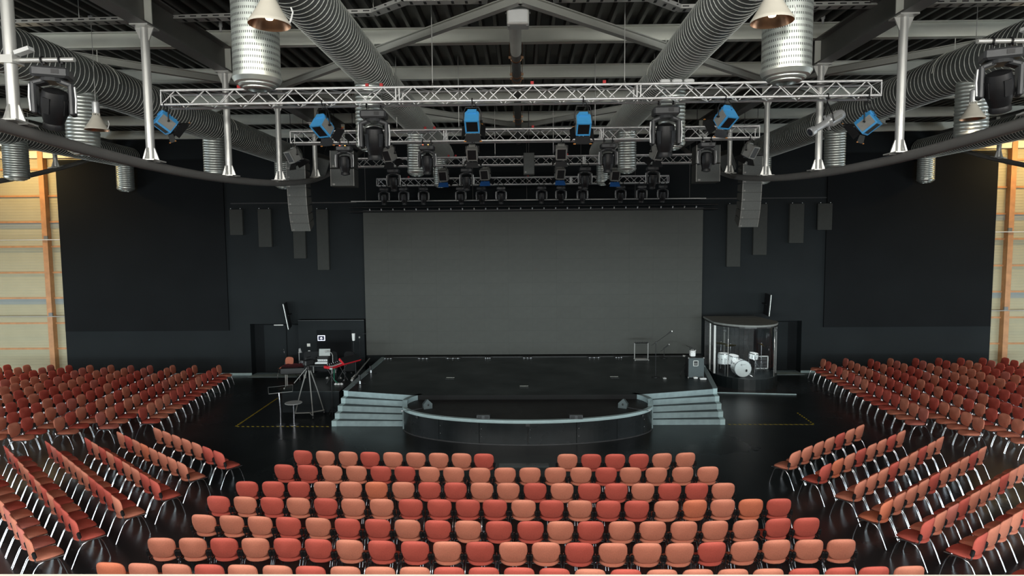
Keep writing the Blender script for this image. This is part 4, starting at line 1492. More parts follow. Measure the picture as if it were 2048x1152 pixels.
centre = [
    ([603, 648, 694, 738, 784, 830, 876, 922, 967, 1135, 1183, 1231, 1279, 1326, 1373], 'rssrssssrsrrrss',
     [(603, 901), (694, 903.4), (830, 905.5), (967, 907.5), (1183, 908.4), (1279, 908.2), (1373, 905.5)]),
    ([565.5, 612.4, 661.6, 710.6, 759.8, 808, 857, 906, 958.7, 1010, 1060, 1111, 1162.4, 1212.8, 1262, 1314, 1367.5, 1418], 'rrssrrsssssssssrsss'.replace('sssssssrsss', 'sssssrsss') + 'ss',
     [(565, 929.2), (661, 931.5), (808, 933.3), (958, 935.8), (1162, 935), (1314, 935.2), (1418, 933.5)]),
    ([490.8, 543.6, 594.8, 647.6, 699.4, 751, 805, 857.7, 909.8, 963, 1016, 1070, 1124.3, 1179.4, 1233.3, 1287, 1341, 1395.3, 1448.7], 'rrrssosrrssrsrrsrrs',
     [(490, 963), (700, 963.6), (860, 964.8), (1016, 966.2), (1180, 967), (1341, 967), (1449, 966.2)]),
    ([432.8, 486.4, 540.6, 593.4, 648.5, 703.8, 761.3, 819.6, 877.6, 934.7, 989, 1046.7, 1103.2, 1160, 1217.5, 1274.6, 1334.7, 1392.4, 1448, 1504.6, 1561], 'rsrsrssrrrrsrsrrsosor',
     [(432, 992.2), (540, 994.8), (704, 997.6), (877, 999), (1047, 1000.2), (1217, 1001.5), (1335, 1001.8), (1392, 1000), (1448, 999), (1561, 997.6)]),
    ([403, 459, 516, 573, 633, 692, 753, 813, 874, 935, 997, 1061, 1121, 1182, 1245, 1307, 1370, 1433, 1495, 1560, 1617], 'sssrsrrsrsrrsrsssssrr',
     [(403, 1029.6), (516, 1033), (633, 1036), (753, 1038.5), (874, 1041), (997, 1042.6), (1182, 1043), (1370, 1043), (1433, 1042), (1495, 1040.2), (1560, 1037), (1617, 1035.8)]),
    ([318, 381, 444, 507, 571, 633, 696, 761, 828, 893, 959, 1026, 1092, 1159, 1227, 1296, 1362, 1427, 1493, 1557, 1622, 1687], 'ssrsrrsrrsrssrsssrssss',
     [(318, 1076), (571, 1076.4), (696, 1080), (828, 1083), (959, 1084), (1092, 1085), (1227, 1086.6), (1362, 1086.6), (1427, 1084.6), (1493, 1083), (1557, 1080), (1687, 1079)]),
    ([215, 280, 348, 414, 481, 551, 618, 688, 758, 828, 897, 967, 1038, 1109, 1181, 1253, 1326, 1398, 1469, 1540, 1612, 1685, 1753, 1824], 'ossrssrsssrrrrsrssssrrrs',
     [(215, 1125.5), (348, 1128.4), (481, 1130), (618, 1132.5), (758, 1134), (897, 1134.6), (1038, 1135.4), (1181, 1138.5), (1326, 1139.5), (1469, 1138.5), (1612, 1137), (1753, 1133.8), (1824, 1132.5)]),
]
TOPZ = 0.835
for r, (xs, cols, poly) in enumerate(centre):
    pts = [on(px, resample(px, poly), TOPZ) for px in xs]
    for i, p in enumerate(pts):
        a, b = pts[max(0, i - 1)], pts[min(len(pts) - 1, i + 1)]
        # chairs stand square to the local direction of the row
        d = (b - a)
        ang = math.atan2(d.y, d.x) * 1.6
        c = cols[i] if i < len(cols) else 's'
        chairs.append((p.x, p.y, ang, c, '%s chair %s from left in %s row of the centre block' % (FAB[c][0], ORD[i], ORD[r]), 'chairs of the centre block'))


def straight_row(p0, p1, n, cols, face, fmt, group, ends=None):
    p0, p1 = Vector((p0[0], p0[1], 0)), Vector((p1[0], p1[1], 0))
    d = (p1 - p0).normalized()
    for i in range(n):
        p = p0 + d * (0.53 * i) if ends is None else p0.lerp(p1, i / (n - 1))
        head = math.atan2(d.y, d.x) + (0 if face > 0 else PI)
        # shift: measured points are pad centres, slightly in front of the top edge
        f = Vector((-math.sin(head), math.cos(head), 0))
        q = p - f * 0.035
        c = cols[i % len(cols)]
        chairs.append((q.x, q.y, head, c, fmt % (FAB[c][0], ORD[i]), group))


GF = 'chairs of the angled side blocks'
RFd = [((6.18, 13.87), (8.69, 15.85), 7, 'ssssrss'), ((6.46, 13.04), (9.45, 15.36), 8, 'rosrssrs'), ((6.71, 12.13), (10.06, 14.85), 9, 'sssrssrss'),
       ((6.68, 11.19), (10.55, 14.13), 10, 'osssrsssrs'), ((6.93, 10.42), (11.0, 13.35), 11, 'rspr' + 'sssrsss'), ((7.43, 9.88), (12.0, 13.0), 12, 'rsssrsssrssr'), ((7.85, 9.05), (12.1, 12.1), 3, 'rsr')]
for k, (a, b, n, cols) in enumerate(RFd):
    straight_row(a, b, n, cols, 1, '%s chair %s from the aisle in ' + ORD[k] + ' row of right angled block', GF, None if k == 6 else True)
LFd = [((-7.07, 13.97), (-9.57, 15.79), 7, 'rrsssss'), ((-7.53, 13.25), (-10.32, 15.44), 8, 'ssssosrs'), ((-7.54, 12.24), (-10.82, 14.96), 9, 'rrssrsrsr'),
       ((-7.78, 11.41), (-11.62, 14.70), 11, 'srrrssssrpr'), ((-7.97, 10.52), (-12.35, 14.35), 12, 'rrrsrsrssrpr'), ((-8.21, 9.82), (-12.9, 13.9), 12, 'spspsrssrspr')]
for k, (a, b, n, cols) in enumerate(LFd):
    straight_row(a, b, n, cols, -1, '%s chair %s from the aisle in ' + ORD[k] + ' row of left angled block', GF, True)

# the two far blocks facing the stage from the sides; rows counted from the stage, chairs from the wall
random.seed(21)
GB = 'chairs of the far side blocks'
ends_l = [(-12.05, 24.07), (-13.02, 24.07), (-13.91, 24.1), (-14.82, 24.1), (-15.6, 24.12), (-16.45, 24.2), (-17.3, 24.2), (-18.15, 24.2), (-18.95, 24.28), (-19.95, 24.32), (-20.8, 24.38), (-21.65, 24.4)]
ends_r = [(12.06, 24.75), (13.0, 24.85), (13.92, 24.7), (14.75, 24.8), (15.75, 24.8), (16.68, 24.82), (17.55, 24.82), (18.4, 24.8), (19.3, 24.82), (20.2, 24.82), (21.1, 24.82)]
for side, ends, d, near in ((-1, ends_l, Vector((0.130, -0.9915, 0)), 17.69), (1, ends_r, Vector((-0.0985, -0.9951, 0)), 17.25)):
    nm = 'left' if side < 0 else 'right'
    for k, (ex, ey) in enumerate(ends):
        yn = near - (0.47 if side < 0 else 0.78) * k
        if side < 0 and k == 0:
            n = 13
        elif side > 0 and k == 0:
            n = 15
        else:
            n = int(round((ey - yn) / 0.527)) + 1
        for i in range(n):
            p = Vector((ex, ey, 0)) + d * (0.53 * i)
            u, v = project((p.x, p.y, 0.5))
            if u < -45 or u > 2095:
                continue
            head = math.atan2(d.y, d.x) + (PI if side > 0 else 0) - (0 if side < 0 else 0)
            head = math.atan2(d.y, d.x) if side < 0 else math.atan2(-d.y, -d.x)
            c = random.choices('srp', (44, 44, 12))[0]
            chairs.append((p.x, p.y, head, c, '%s chair %s from the wall in %s row of far %s block' % (FAB[c][0], ORD[i], ORD[k], nm), GB))

# the 300 nearest become single chairs, the rest of the far blocks one mass of chairs
chairs.sort(key=lambda c: math.hypot(c[0], c[1]))
inview = []
for c in chairs:
    u, v = project((c[0], c[1], 0.6))
    if -70 < u < 2118 and v < 1260:
        inview.append(c)
for c in inview[:300]:
    place_chair(*c)
for i in range(26):      # unseen row added under the balcony edge to shade the last visible row
    inview.append((-6.9 + 0.53 * i, 7.95, 0, 'sr'[i % 2], '', ''))
slots = ['fabric_salmon', 'fabric_red', 'fabric_orange', 'fabric_rose', 'chrome', 'black_plastic', 'black_metal']
rest = MB()
for (x, y, rz, col, lb, g) in inview[300:]:
    rest.M = Matrix.Translation((x, y, 0)) @ Matrix.Rotation(rz, 4, 'Z')
    for nm, mb, sl in CP:
        rest.m = slots.index(FAB[col][1] if sl == 'fabric' else sl)
        rest.add(mb.v, mb.f)
tag(rest.build('stacking_chairs', slots, None, smooth=50), 'mass of red and salmon chairs filling the far side blocks', 'chairs', kind='stuff')

# the one chair by the left door
p = on(563, 752, 0.0)
t = place_chair(-9.80, 25.80, 2.72, 's', 'lone salmon chair beside the left door', 'chairs elsewhere')

# floor slot in front of the first row
a, b = on(998, 930, 0), on(1098, 936, 0)
tag(MB().box2((a.x, min(a.y, b.y), 0.0), (b.x, min(a.y, b.y) + 0.30, 0.012)).build('floor_hatch', 'glossy_plate'), 'black hatch plate in the floor before the front chair row', 'hatch')

# ================================================================== GEAR RIGHT OF THE STAGE
# glossy black floor plate with a pale front strip
pl = thing('floor_plate', 'glossy black floor plate under the drum booth', 'floor plate', (8.5, 22.5, 0))
MB().prism([(-1.42, 0.16), (1.38, -0.16), (1.70, 3.2), (-1.25, 3.2)], 0.0, 0.03).build('plate', 'glossy_plate', pl)
MB().slab([(-1.45, 0.16, 0.0), (1.40, -0.165, 0.0), (1.40, -0.165, 0.034), (-1.45, 0.16, 0.034)], (0, -1, 0), 0.02).build('front_strip', 'step_edge', pl)

# drum booth: curved acrylic front on a dark riser, flat grey roof
BC = (8.63, 24.35)
BX, BY0, BY1 = 1.18, 22.92, 25.80


def booth_poly(k=0.0, n=16):
    pts = [(BC[0] + BX * 0.82 + k, BY1 + k), (BC[0] - BX * 0.9 - k, BY1 + k), (BC[0] - BX - k, 24.0)]
    for i in range(n + 1):
        a = math.radians(200 + 140 * i / n)
        pts.append((BC[0] + (BX + k) * math.cos(a) / math.cos(math.radians(20)), 24.0 + (24.0 - BY0 + k) * (math.sin(a) + 0.342) / 0.658))
    pts.append((BC[0] + BX + k, 24.0))
    return pts


RZ0, RZ1, BZ1 = 0.03, 0.45, 2.39
booth = thing('drum_booth', 'curved clear drum booth with a grey roof right of the screen', 'booth', (BC[0], BC[1], RZ0))
Mo = Matrix.Translation((-BC[0], -BC[1], -RZ0))
MB(Mo).prism(booth_poly(0.06), RZ0, RZ1).build('riser', 'stage_black', booth)
MB(Mo).prism(booth_poly(0.05), BZ1, BZ1 + 0.07).build('roof', 'booth_roof', booth)
MB(Mo).prism(booth_poly(0.065), BZ1 - 0.05, BZ1).build('roof_rim', 'black_metal', booth)
bp_ = booth_poly(0.0)
arc = bp_[2:]
ng = 6
seg = (len(arc) - 1) / ng
for g in range(ng):
    i0, i1 = int(round(g * seg)), int(round((g + 1) * seg))
    vs, fs = [], []
    run = arc[i0:i1 + 1]
    for (x, y) in run:
        vs += [(x, y, RZ1), (x, y, BZ1 - 0.05)]
    for i in range(len(run) - 1):
        fs.append((2 * i, 2 * i + 2, 2 * i + 3, 2 * i + 1))
    MB(Mo).add(vs, fs).build('glass_pane', 'acrylic_glass', booth, smooth=True)
for (x, y), mt, r in ((arc[0], 'white_paint', 0.045), (arc[4], 'steel_dark', 0.012), (arc[-5], 'steel_dark', 0.012), (arc[-1], 'gear_grey', 0.03), ((BC[0] - BX * 0.95 - 0.01, 24.75), 'steel_light', 0.035), ((BC[0] - 0.25, BY1 - 0.05), 'steel_dark', 0.05)):
    MB(Mo).tube((x, y, RZ1), (x, y, BZ1 - 0.05), r, n=10).build('booth_post', mt, booth, smooth=True)
MB(Mo).box2((BC[0] - BX * 0.9, BY1 - 0.06, RZ1), (BC[0] + BX * 0.82, BY1, BZ1 - 0.05)).build('back_panel', 'mesh_dark', booth)
q = MB(Mo)
for i in range(10):
    q.box2((BC[0] - BX + 0.22 + i * 0.19, BY1 - 0.075, RZ1), (BC[0] - BX + 0.225 + i * 0.19, BY1 - 0.06, BZ1 - 0.1))
for i in range(10):
    q.box2((BC[0] - BX + 0.18, BY1 - 0.08, RZ1 + 0.2 * i), (BC[0] + BX - 0.26, BY1 - 0.065, RZ1 + 0.2 * i + 0.005))
tag(q.build('foam_grid', 'mover_grey', booth), kind='stuff')
for sx in (-1, 1):
    q = MB(Mo).tube((BC[0] + sx * 0.95, 23.55, BZ1 - 0.06), (BC[0] + sx * 0.95, 23.55, BZ1 - 0.14), 0.02)
    q.bevbox((BC[0] + sx * 0.95, 23.55, BZ1 - 0.20), (0.14, 0.10, 0.12), 0.02)
    q.build('booth_lamp', 'mover_grey', booth)
    d = bpy.data.lights.new('booth_light', 'SPOT')
    d.energy = 70
    d.spot_size = math.radians(95)
    d.spot_blend = 0.5
    d.shadow_soft_size = 0.05
    o = bpy.data.objects.new('booth_light', d)
    COL.objects.link(o)
    o.parent = booth
    o.location = Mo @ Vector((BC[0] + sx * 0.7, 23.12, BZ1 - 0.30))
    o.rotation_euler = (math.radians(22), 0, 0)

FZ = RZ1


def drum(name, label, p, axis, r, depth, hoop='chrome', shell='drum_white', legs=0, head='drum_white'):
    t = thing(name, label, 'drum', p)
    ax = Vector(axis).normalized()
    MB().lathe([(r, -depth / 2), (r * 1.005, 0), (r, depth / 2)], (0, 0, 0), ax, 28).build('shell', shell, t, smooth=40)
    for s in (-1, 1):
        MB().lathe([(r * 1.0, s * depth / 2), (r * 0.98, s * (depth / 2 + 0.012)), (0.001, s * (depth / 2 + 0.016))], (0, 0, 0), ax, 28, cap0=False, cap1=False).build('drum_head', head, t, smooth=40)
        x, y, z = frame(ax)
        q = MB().path([ax * (s * depth / 2) + x * (r * 1.02 * math.cos(a)) + y * (r * 1.02 * math.sin(a)) for a in [2 * PI * i / 28 for i in range(28)]], 0.014, n=6, closed=True)
        q.build('hoop', hoop, t, smooth=True)
    x, y, z = frame(ax)
    for i in range(8):
        a = 2 * PI * i / 8 + 0.2
        d = x * math.cos(a) + y * math.sin(a)
        q = MB().tube(ax * (-depth / 2) + d * (r + 0.02), ax * (depth / 2) + d * (r + 0.02), 0.006, n=5)
        q.sphere(d * (r + 0.015), 0.02, 6)
        q.build('lug_rod', 'chrome', t)
    for i in range(legs):
        a = 2 * PI * i / legs + 0.5
        q = MB().tube((r * math.cos(a), r * math.sin(a), 0.05), (r * 1.05 * math.cos(a), r * 1.05 * math.sin(a), FZ - p[2]), 0.012, n=6)
        q.build('leg', 'chrome', t)
    return t


bd = at(1486, 737, 23.2)
bass = drum('bass_drum', 'white bass drum facing the viewer in the drum booth', (bd.x, 23.42, FZ + 0.325), (0, -1, 0.03), 0.31, 0.42)
q = MB()
for s in (-1, 1):
    q.tube((s * 0.2, -0.1, -0.2), (s * 0.36, -0.22, -0.295), 0.012, n=6)
q.build('spur', 'chrome', bass)
q = MB().tube((0.12, -0.235, -0.06), (0.13, -0.25, -0.06), 0.05, n=14)
q.build('sound_hole', 'black_plastic', bass)
q = MB()                                   # scripted maker's mark near the top of the front head
q.path([(-0.10, -0.232, 0.155), (-0.07, -0.232, 0.175), (-0.055, -0.232, 0.150), (-0.03, -0.232, 0.168), (0.0, -0.232, 0.152), (0.03, -0.232, 0.168), (0.06, -0.232, 0.155), (0.10, -0.232, 0.17)], 0.004, n=4)
q.path([(-0.055, -0.232, 0.19), (-0.075, -0.232, 0.12), (-0.03, -0.232, 0.13)], 0.004, n=4)
q.build('head_script', 'mover_grey', bass)
p = at(1447, 717, 23.95)
drum('floor_tom', 'tall white floor tom at the left in the drum booth', (p.x, 23.95, p.z), (0, 0, 1), 0.20, 0.40, legs=3)
p = at(1467, 720, 23.75)
drum('rack_tom', 'white tom between the floor tom and the bass drum', (p.x, 23.80, p.z), (0.1, -0.15, 1), 0.185, 0.34, legs=3)
p = at(1507, 712, 23.95)
drum('snare_drum', 'small white drum above the bass drum on the right', (p.x, 23.95, p.z), (0.1, -0.1, 1), 0.165, 0.22, legs=3)


def cymbal(label, px, py, Y, r=0.22, tilt=0.15):
    p = at(px, py, Y)
    t = thing('cymbal_stand', label, 'cymbal', (p.x, Y, FZ))
    h = p.z - FZ
    MB(Matrix.Translation((0, 0, h)) @ Matrix.Rotation(tilt, 4, 'Y')).lathe([(0.001, 0.035), (0.03, 0.032), (0.045, 0.012), (r * 0.6, 0.0), (r, -0.018), (r * 0.98, -0.022), (0.04, 0.004)], n=28, cap0=False, cap1=False).build('cymbal', 'brass', t, smooth=True)
    MB().tube((0, 0, 0.3), (0, 0, h + 0.07), 0.011, n=8).build('stem', 'chrome', t, smooth=True)
    MB().tube((0, 0, 0.1), (0, 0, 0.55), 0.017, n=8).build('tube', 'chrome', t, smooth=True)
    for i in range(3):
        a = 2 * PI * i / 3 + 0.6
        MB().path([(0, 0, 0.42), (0.12 * math.cos(a), 0.12 * math.sin(a), 0.22), (0.26 * math.cos(a), 0.26 * math.sin(a), 0.012)], 0.011, n=6).build('tripod_leg', 'chrome', t)


cymbal('brass cymbal above the floor tom', 1442, 686, 24.4, 0.26, 0.1)
cymbal('brass cymbal between the toms', 1461, 690, 24.55, 0.22, -0.1)
cymbal('brass cymbal on the tall stand right of the small drum', 1523, 689, 24.5, 0.16, 0.5)

p = at(1523, 735, 24.75)
t = thing('flight_case', 'black equipment case with pale edges at the rear of the drum booth', 'case', (p.x, 24.95, FZ))
MB().box((0, 0, 0.26), (0.50, 0.36, 0.50)).build('case_body', 'black_plastic', t)
q = MB()
for x in (-0.25, 0.25):
    q.box((x, -0.18, 0.26), (0.035, 0.03, 0.52))
for z in (0.02, 0.51):
    q.box((0, -0.18, z), (0.52, 0.03, 0.035))
q.build('edge_profile', 'white_paint', t)
for k in range(3):
    MB().box((0, -0.185, 0.12 + 0.14 * k), (0.40, 0.02, 0.10)).build('rack_unit', 'mover_grey', t)
p = at(1512, 745, 24.5)
t = thing('drum_stool', 'black round drum stool in the drum booth', 'stool', (p.x, 24.5, FZ))
MB().lathe([(0.15, 0.44), (0.17, 0.46), (0.17, 0.51), (0.14, 0.53)], n=20).build('seat', 'black_plastic', t, smooth=40)
MB().tube((0, 0, 0.15), (0, 0, 0.45), 0.018).build('post', 'chrome', t)
for i in range(3):
    a = 2 * PI * i / 3
    MB().path([(0, 0, 0.28), (0.22 * math.cos(a), 0.22 * math.sin(a), 0.01)], 0.012, n=6).build('leg', 'chrome', t)


# ------------------------------------------------------------------ things on the stage, right
def mic_stand(label, p, h, boom, ang, mic=True):
    t = thing('microphone_stand', label, 'microphone stand', p, (0, 0, 0))
    MB().lathe([(0.14, 0.0), (0.14, 0.015), (0.03, 0.03)], n=20).build('base', 'black_metal', t, smooth=30)
    MB().tube((0, 0, 0.02), (0, 0, h), 0.012, n=8).build('pole', 'black_metal', t, smooth=True)
    MB().bevbox((0, 0, h), (0.05, 0.04, 0.06), 0.01).build('boom_clutch', 'black_plastic', t)
    d = Vector((math.cos(ang), 0, math.sin(ang)))
    MB().tube(Vector((0, 0, h)) - d * 0.18, Vector((0, 0, h)) + d * boom, 0.009, n=8).build('boom', 'black_metal', t, smooth=True)
    if mic:
        e = Vector((0, 0, h)) + d * boom
        m_ = MB().tube(e - d * 0.05, e + d * 0.14, 0.018, 0.026, n=10).build('microphone', 'black_plastic', t, smooth=True)
        MB().sphere(e + d * 0.16, 0.032, 10).build('grille_ball', 'steel_light', m_)
    return t


p = on(1311, 754, SH)
b_ = at(1310, 685, p.y)
mic_stand('tall boom microphone stand right of the guitar rack', p, b_.z - SH, 0.52, 0.62)
p = on(1328, 716, SH)
mic_stand('short microphone stand behind the tall one', p, at(1328, 697, p.y).z - SH, 0.10, 0.7)
p = on(1380, 718, SH)
mic_stand('short microphone stand behind the bass cabinet', p, at(1380, 695, p.y).z - SH, 0.08, -0.5)

# guitar rack: open frame
a, b = on(1269, 720, SH), on(1296, 720, SH)
yy = a.y
tz = at(1269, 686, yy).z - SH
w = b.x - a.x
t = thing('guitar_rack', 'empty grey tubular guitar rack before the screen', 'rack', (a.x, yy, SH))
for x in (0, w):
    MB().tube((x, 0, 0.02), (x, 0, tz), 0.02, n=8).build('upright', 'gear_grey', t, smooth=True)
    MB().tube((x, -0.15, 0.02), (x, 0.2, 0.02), 0.02, n=8).build('foot_tube', 'gear_grey', t, smooth=True)
MB().tube((0, 0, tz), (w, 0, tz), 0.022, n=8).build('top_bar', 'black_metal', t, smooth=True)
for y in (-0.12, 0.15):
    MB().tube((0, y, 0.03), (w, y, 0.03), 0.022, n=8).build('bottom_bar', 'gear_grey', t, smooth=True)
for i in range(6):
    MB().bevbox((w * (i + 0.5) / 6, -0.02, tz + 0.02), (0.05, 0.06, 0.04), 0.01).build('neck_rest', 'black_plastic', t)

# bass cabinet with the small white amplifier
p = on(1392, 756, SH)
tz = at(1392, 715, p.y).z - SH
t = thing('bass_cabinet', 'dark grey bass cabinet at the right edge of the stage', 'loudspeaker', (p.x, p.y, SH))
MB().bevbox((0, 0.2, tz / 2), (0.56, 0.40, tz), 0.015).build('cabinet', 'black_plastic', t)
MB().box((0, -0.004, tz / 2), (0.53, 0.02, tz - 0.04)).build('front_cloth', 'cab_grey', t)
q = MB()
for dx, dz, sx, sz in ((0, 0.09, 0.17, 0.014), (0, -0.09, 0.17, 0.014), (-0.078, 0, 0.014, 0.19), (0.078, 0, 0.014, 0.19)):
    q.box((-0.02 + dx, -0.018, tz * 0.72 + dz), (sx, 0.012, sz))
q.build('badge_frame', 'steel_light', t)
MB().box((-0.02, -0.016, tz * 0.72), (0.14, 0.008, 0.16)).build('badge', 'black_plastic', t)
MB().box((-0.02, -0.022, tz * 0.72 - 0.02), (0.10, 0.006, 0.02)).build('badge_line', 'gear_grey', t)
for x in (-0.26, 0.26):
    for z in (0.02, tz - 0.02):
        MB().sphere((x, 0.01, z), 0.03, 8).build('corner', 'gear_grey', t)
p2 = Vector((p.x - 0.08, p.y + 0.2, SH + tz))
t = thing('small_amplifier', 'small white amplifier standing on the bass cabinet', 'amplifier', p2)
MB().bevbox((0, 0, 0.115), (0.18, 0.18, 0.21), 0.02).build('case', 'white_paint', t)
for s in (-1, 1):
    MB().tube((s * 0.05, -0.092, 0.17), (s * 0.05, -0.105, 0.17), 0.014, n=10).build('knob', 'gear_grey', t)
MB().path([(-0.05, 0, 0.22), (-0.04, 0, 0.25), (0.04, 0, 0.25), (0.05, 0, 0.22)], 0.008, n=5).build('handle', 'gear_grey', t)
for i, (px, py, sx) in enumerate(((1406, 759, 0.22), (1400, 748, 0.12), (1391, 757, 0.14), (1329, 758, 0.12), (1376, 754, 0.08))):
    p = on(px, py, SH)
    t = thing('pedal', ['white pedal at the right front of the bass cabinet', 'small pedal beside the bass cabinet', 'flat pale pedal before the bass cabinet', 'pedal on the stage near the tall microphone stand', 'small pedal left of the bass cabinet'][i], 'pedal', p)
    MB().bevbox((0, 0, 0.03), (sx, 0.12, 0.055), 0.012).build('pedal_case', 'white_paint' if i < 3 else 'gear_grey', t)
    MB().tube((0, -0.02, 0.055), (0, -0.02, 0.075), 0.014, n=8).build('switch', 'chrome', t)
# guitar on a floor stand left of the cabinet
p = on(1372, 748, SH)
t = thing('guitar_stand', 'low black instrument stand left of the bass cabinet', 'stand', p)
for dx, dy in ((-0.25, -0.15), (0.1, -0.2), (0.0, 0.2)):
    MB().tube((0, 0, 0.42), (dx, dy, 0.01), 0.012, n=6).build('leg', 'black_metal', t)
MB().tube((-0.12, 0.0, 0.66), (0.16, 0.0, 0.62), 0.03, n=8).build('headstock', 'steel_light', t)
MB().tube((0, 0, 0.40), (0, 0, 0.64), 0.014, n=6).build('post', 'black_metal', t)

# ------------------------------------------------------------------ monitors on the apron
for sx, px, py, lb in ((1, 856, 815, 'pale three-cornered floor monitor at the left of the apron'), (-1, 1246, 814, 'pale three-cornered floor monitor at the right of the apron')):
    p = on(px, py + 2, TH)
    t = thing('floor_monitor', lb, 'loudspeaker', p, (0, 0, sx * 0.45))
    q = MB()
    q.add([(-0.14, -0.05, 0), (0.12, -0.05, 0), (0.13, -0.02, 0.14), (0.0, 0.03, 0.27), (-0.14, -0.02, 0.14), (-0.10, 0.24, 0), (0.08, 0.24, 0), (0.09, 0.24, 0.10), (0.0, 0.22, 0.22), (-0.10, 0.24, 0.10)],
          [(0, 1, 2, 3, 4), (9, 8, 7, 6, 5), (0, 5, 6, 1), (1, 6, 7, 2), (2, 7, 8, 3), (3, 8, 9, 4), (4, 9, 5, 0)])
    q.build('cabinet', 'cab_grey', t)
    MB().sphere((0, -0.03, 0.11), 0.03, 8, (1, 0.4, 1)).build('cone', 'black_plastic', t)
    MB().path([(0.0 - sx * 0.1, 0.05, 0.02), (-sx * 0.45, 0.0, 0.012), (-sx * 0.75, 0.02, 0.012)], 0.008, n=5).build('signal_cable', 'mover_grey', t)
    MB().bevbox((-sx * 0.78, 0.02, 0.02), (0.06, 0.04, 0.035), 0.008).build('cable_plug', 'screw_white', t)
for px, lb in ((966, 'low black wedge speaker on the left half of the apron rim'), (1153, 'low black wedge speaker on the right half of the apron rim')):
    p = on(px, 840, TH)
    t = thing('wedge_speaker', lb, 'loudspeaker', (p.x, p.y + 0.12, TH))
    MB().add([(-0.18, -0.05, 0), (0.18, -0.05, 0), (0.18, -0.05, 0.11), (-0.18, -0.05, 0.11), (-0.19, 0.14, 0), (0.19, 0.14, 0), (0.19, 0.08, 0.11), (-0.19, 0.08, 0.11)],
             [(0, 1, 2, 3), (7, 6, 5, 4), (3, 2, 6, 7), (0, 4, 5, 1), (1, 5, 6, 2), (4, 0, 3, 7)]).build('cabinet', 'mover_grey', t)
    for s in (-1, 1):
        MB().box((s * 0.10, -0.053, 0.055), (0.12, 0.008, 0.085)).build('grille', 'black_plastic', t)

# strip lights and small boxes along the foot of the screen
for i, (px, wd) in enumerate(((775, 0.35), (845, 0.45), (905, 0.6), (975, 0.25), (1055, 0.4), (1190, 0.5), (1240, 0.3))):
    p = on(px, 719, SH)
    t = thing('floor_strip', 'small cable strip at the foot of the screen, %s from left' % ORD[i], 'cable strip', (p.x, 25.2, SH))
    MB().bevbox((0, 0, 0.02), (wd, 0.06, 0.035), 0.008).build('strip_body', 'mover_grey', t)
    for k in range(3):
        MB().box((wd * (k - 1) * 0.35, -0.03, 0.025), (0.03, 0.012, 0.02)).build('connector', 'screw_white', t)

# flat screen seen edge-on above the right door, and its twin on the left
def edge_tv(label, top, bot, Y, rz, wd=0.95):
    a, b = at(top[0], top[1], Y), at(bot[0], bot[1], Y)
    t = thing('wall_screen', label, 'screen', ((a.x + b.x) / 2, Y, (a.z + b.z) / 2), (0, 0, rz))
    hgt = (a - b).length
    lean = math.atan2(b.x - a.x, a.z - b.z)
    R = Matrix.Rotation(-lean if rz < 0 else -lean, 4, 'Y')
    MB(R).bevbox((0, 0, 0), (0.05, wd, hgt), 0.01).build('panel', 'black_plastic', t)
    s = -1 if top[0] < 1000 else 1
    MB(R).box((s * 0.027, 0, 0), (0.006, wd - 0.05, hgt - 0.05)).build('glass', 'lens_glass', t)
    MB(R).box((s * 0.02, -wd / 2 - 0.004, 0), (0.012, 0.01, hgt)).build('bezel', 'steel_light', t)
    MB().tube((-s * 0.03, 0, 0), (-s * 0.10, 26.09 - Y, 0.02), 0.03, n=8).build('wall_arm', 'black_metal', t)
    return t


edge_tv('flat screen seen edge-on above the left door', (570, 606), (580, 656), 25.6, 0.25)
edge_tv('flat screen seen edge-on behind the drum booth roof', (1536, 588), (1532, 630), 25.7, -0.15)

# ================================================================== GEAR LEFT OF THE STAGE
pz = at(605, 782, 20.25).z
plat = thing('keyboard_riser', 'black low riser for keyboards left of the stage', 'platform', (-7.05, 20.22, 0))
MB().prism([(-0.95, 0.0), (0.95, 0.0), (1.12, 3.4), (-0.75, 3.4)], 0.0, pz - 0.02).build('skirt', 'wall_black', plat)
MB().prism([(-0.97, -0.02), (0.97, -0.02), (1.14, 3.42), (-0.77, 3.42)], pz - 0.02, pz).build('deck', 'stage_black', plat)

# round steel table and the tilted music stand
p = on(588.5, 849, 0)
t = thing('round_table', 'small round steel table inside the left tape corner', 'table', p)
zt = at(588, 805, p.y).z
MB().lathe([(0.255, zt - 0.02), (0.262, zt - 0.01), (0.255, zt)], n=36).build('table_top', 'fixture_silver', t, smooth=30)
MB().lathe([(0.03, 0.02), (0.026, 0.3), (0.022, zt - 0.02)], n=14).build('column', 'chrome', t, smooth=True)
MB().lathe([(0.15, 0.0), (0.15, 0.012), (0.04, 0.03)], n=28).build('base', 'chrome', t, smooth=30)
p = on(561.5, 849.5, 0)
zt = at(561, 785, p.y).z
t = thing('music_stand', 'steel music stand with a clear tilted desk beside the round table', 'stand', p)
MB().lathe([(0.15, 0.0), (0.15, 0.012), (0.04, 0.03)], n=28).build('base', 'chrome', t, smooth=30)
MB().path([(0, 0, 0.02), (0.01, 0, zt * 0.4), (-0.01, 0, zt * 0.8), (-0.03, 0.02, zt)], 0.022, n=10).build('column', 'chrome', t, smooth=True)
MB().slab([(-0.30, -0.10, zt - 0.02), (0.40, 0.0, zt + 0.03), (0.28, 0.36, zt + 0.16), (-0.46, 0.26, zt + 0.10)], (0.05, -0.2, 1), 0.008).build('desk', 'acrylic_glass', t)
q = MB()
c4 = [(-0.30, -0.10, zt - 0.02), (0.40, 0.0, zt + 0.03), (0.28, 0.36, zt + 0.16), (-0.46, 0.26, zt + 0.10)]
for i in range(4):
    q.tube(c4[i], c4[(i + 1) % 4], 0.004 if i else 0.007, n=6)
q.build('desk_rim', 'gear_grey', t)

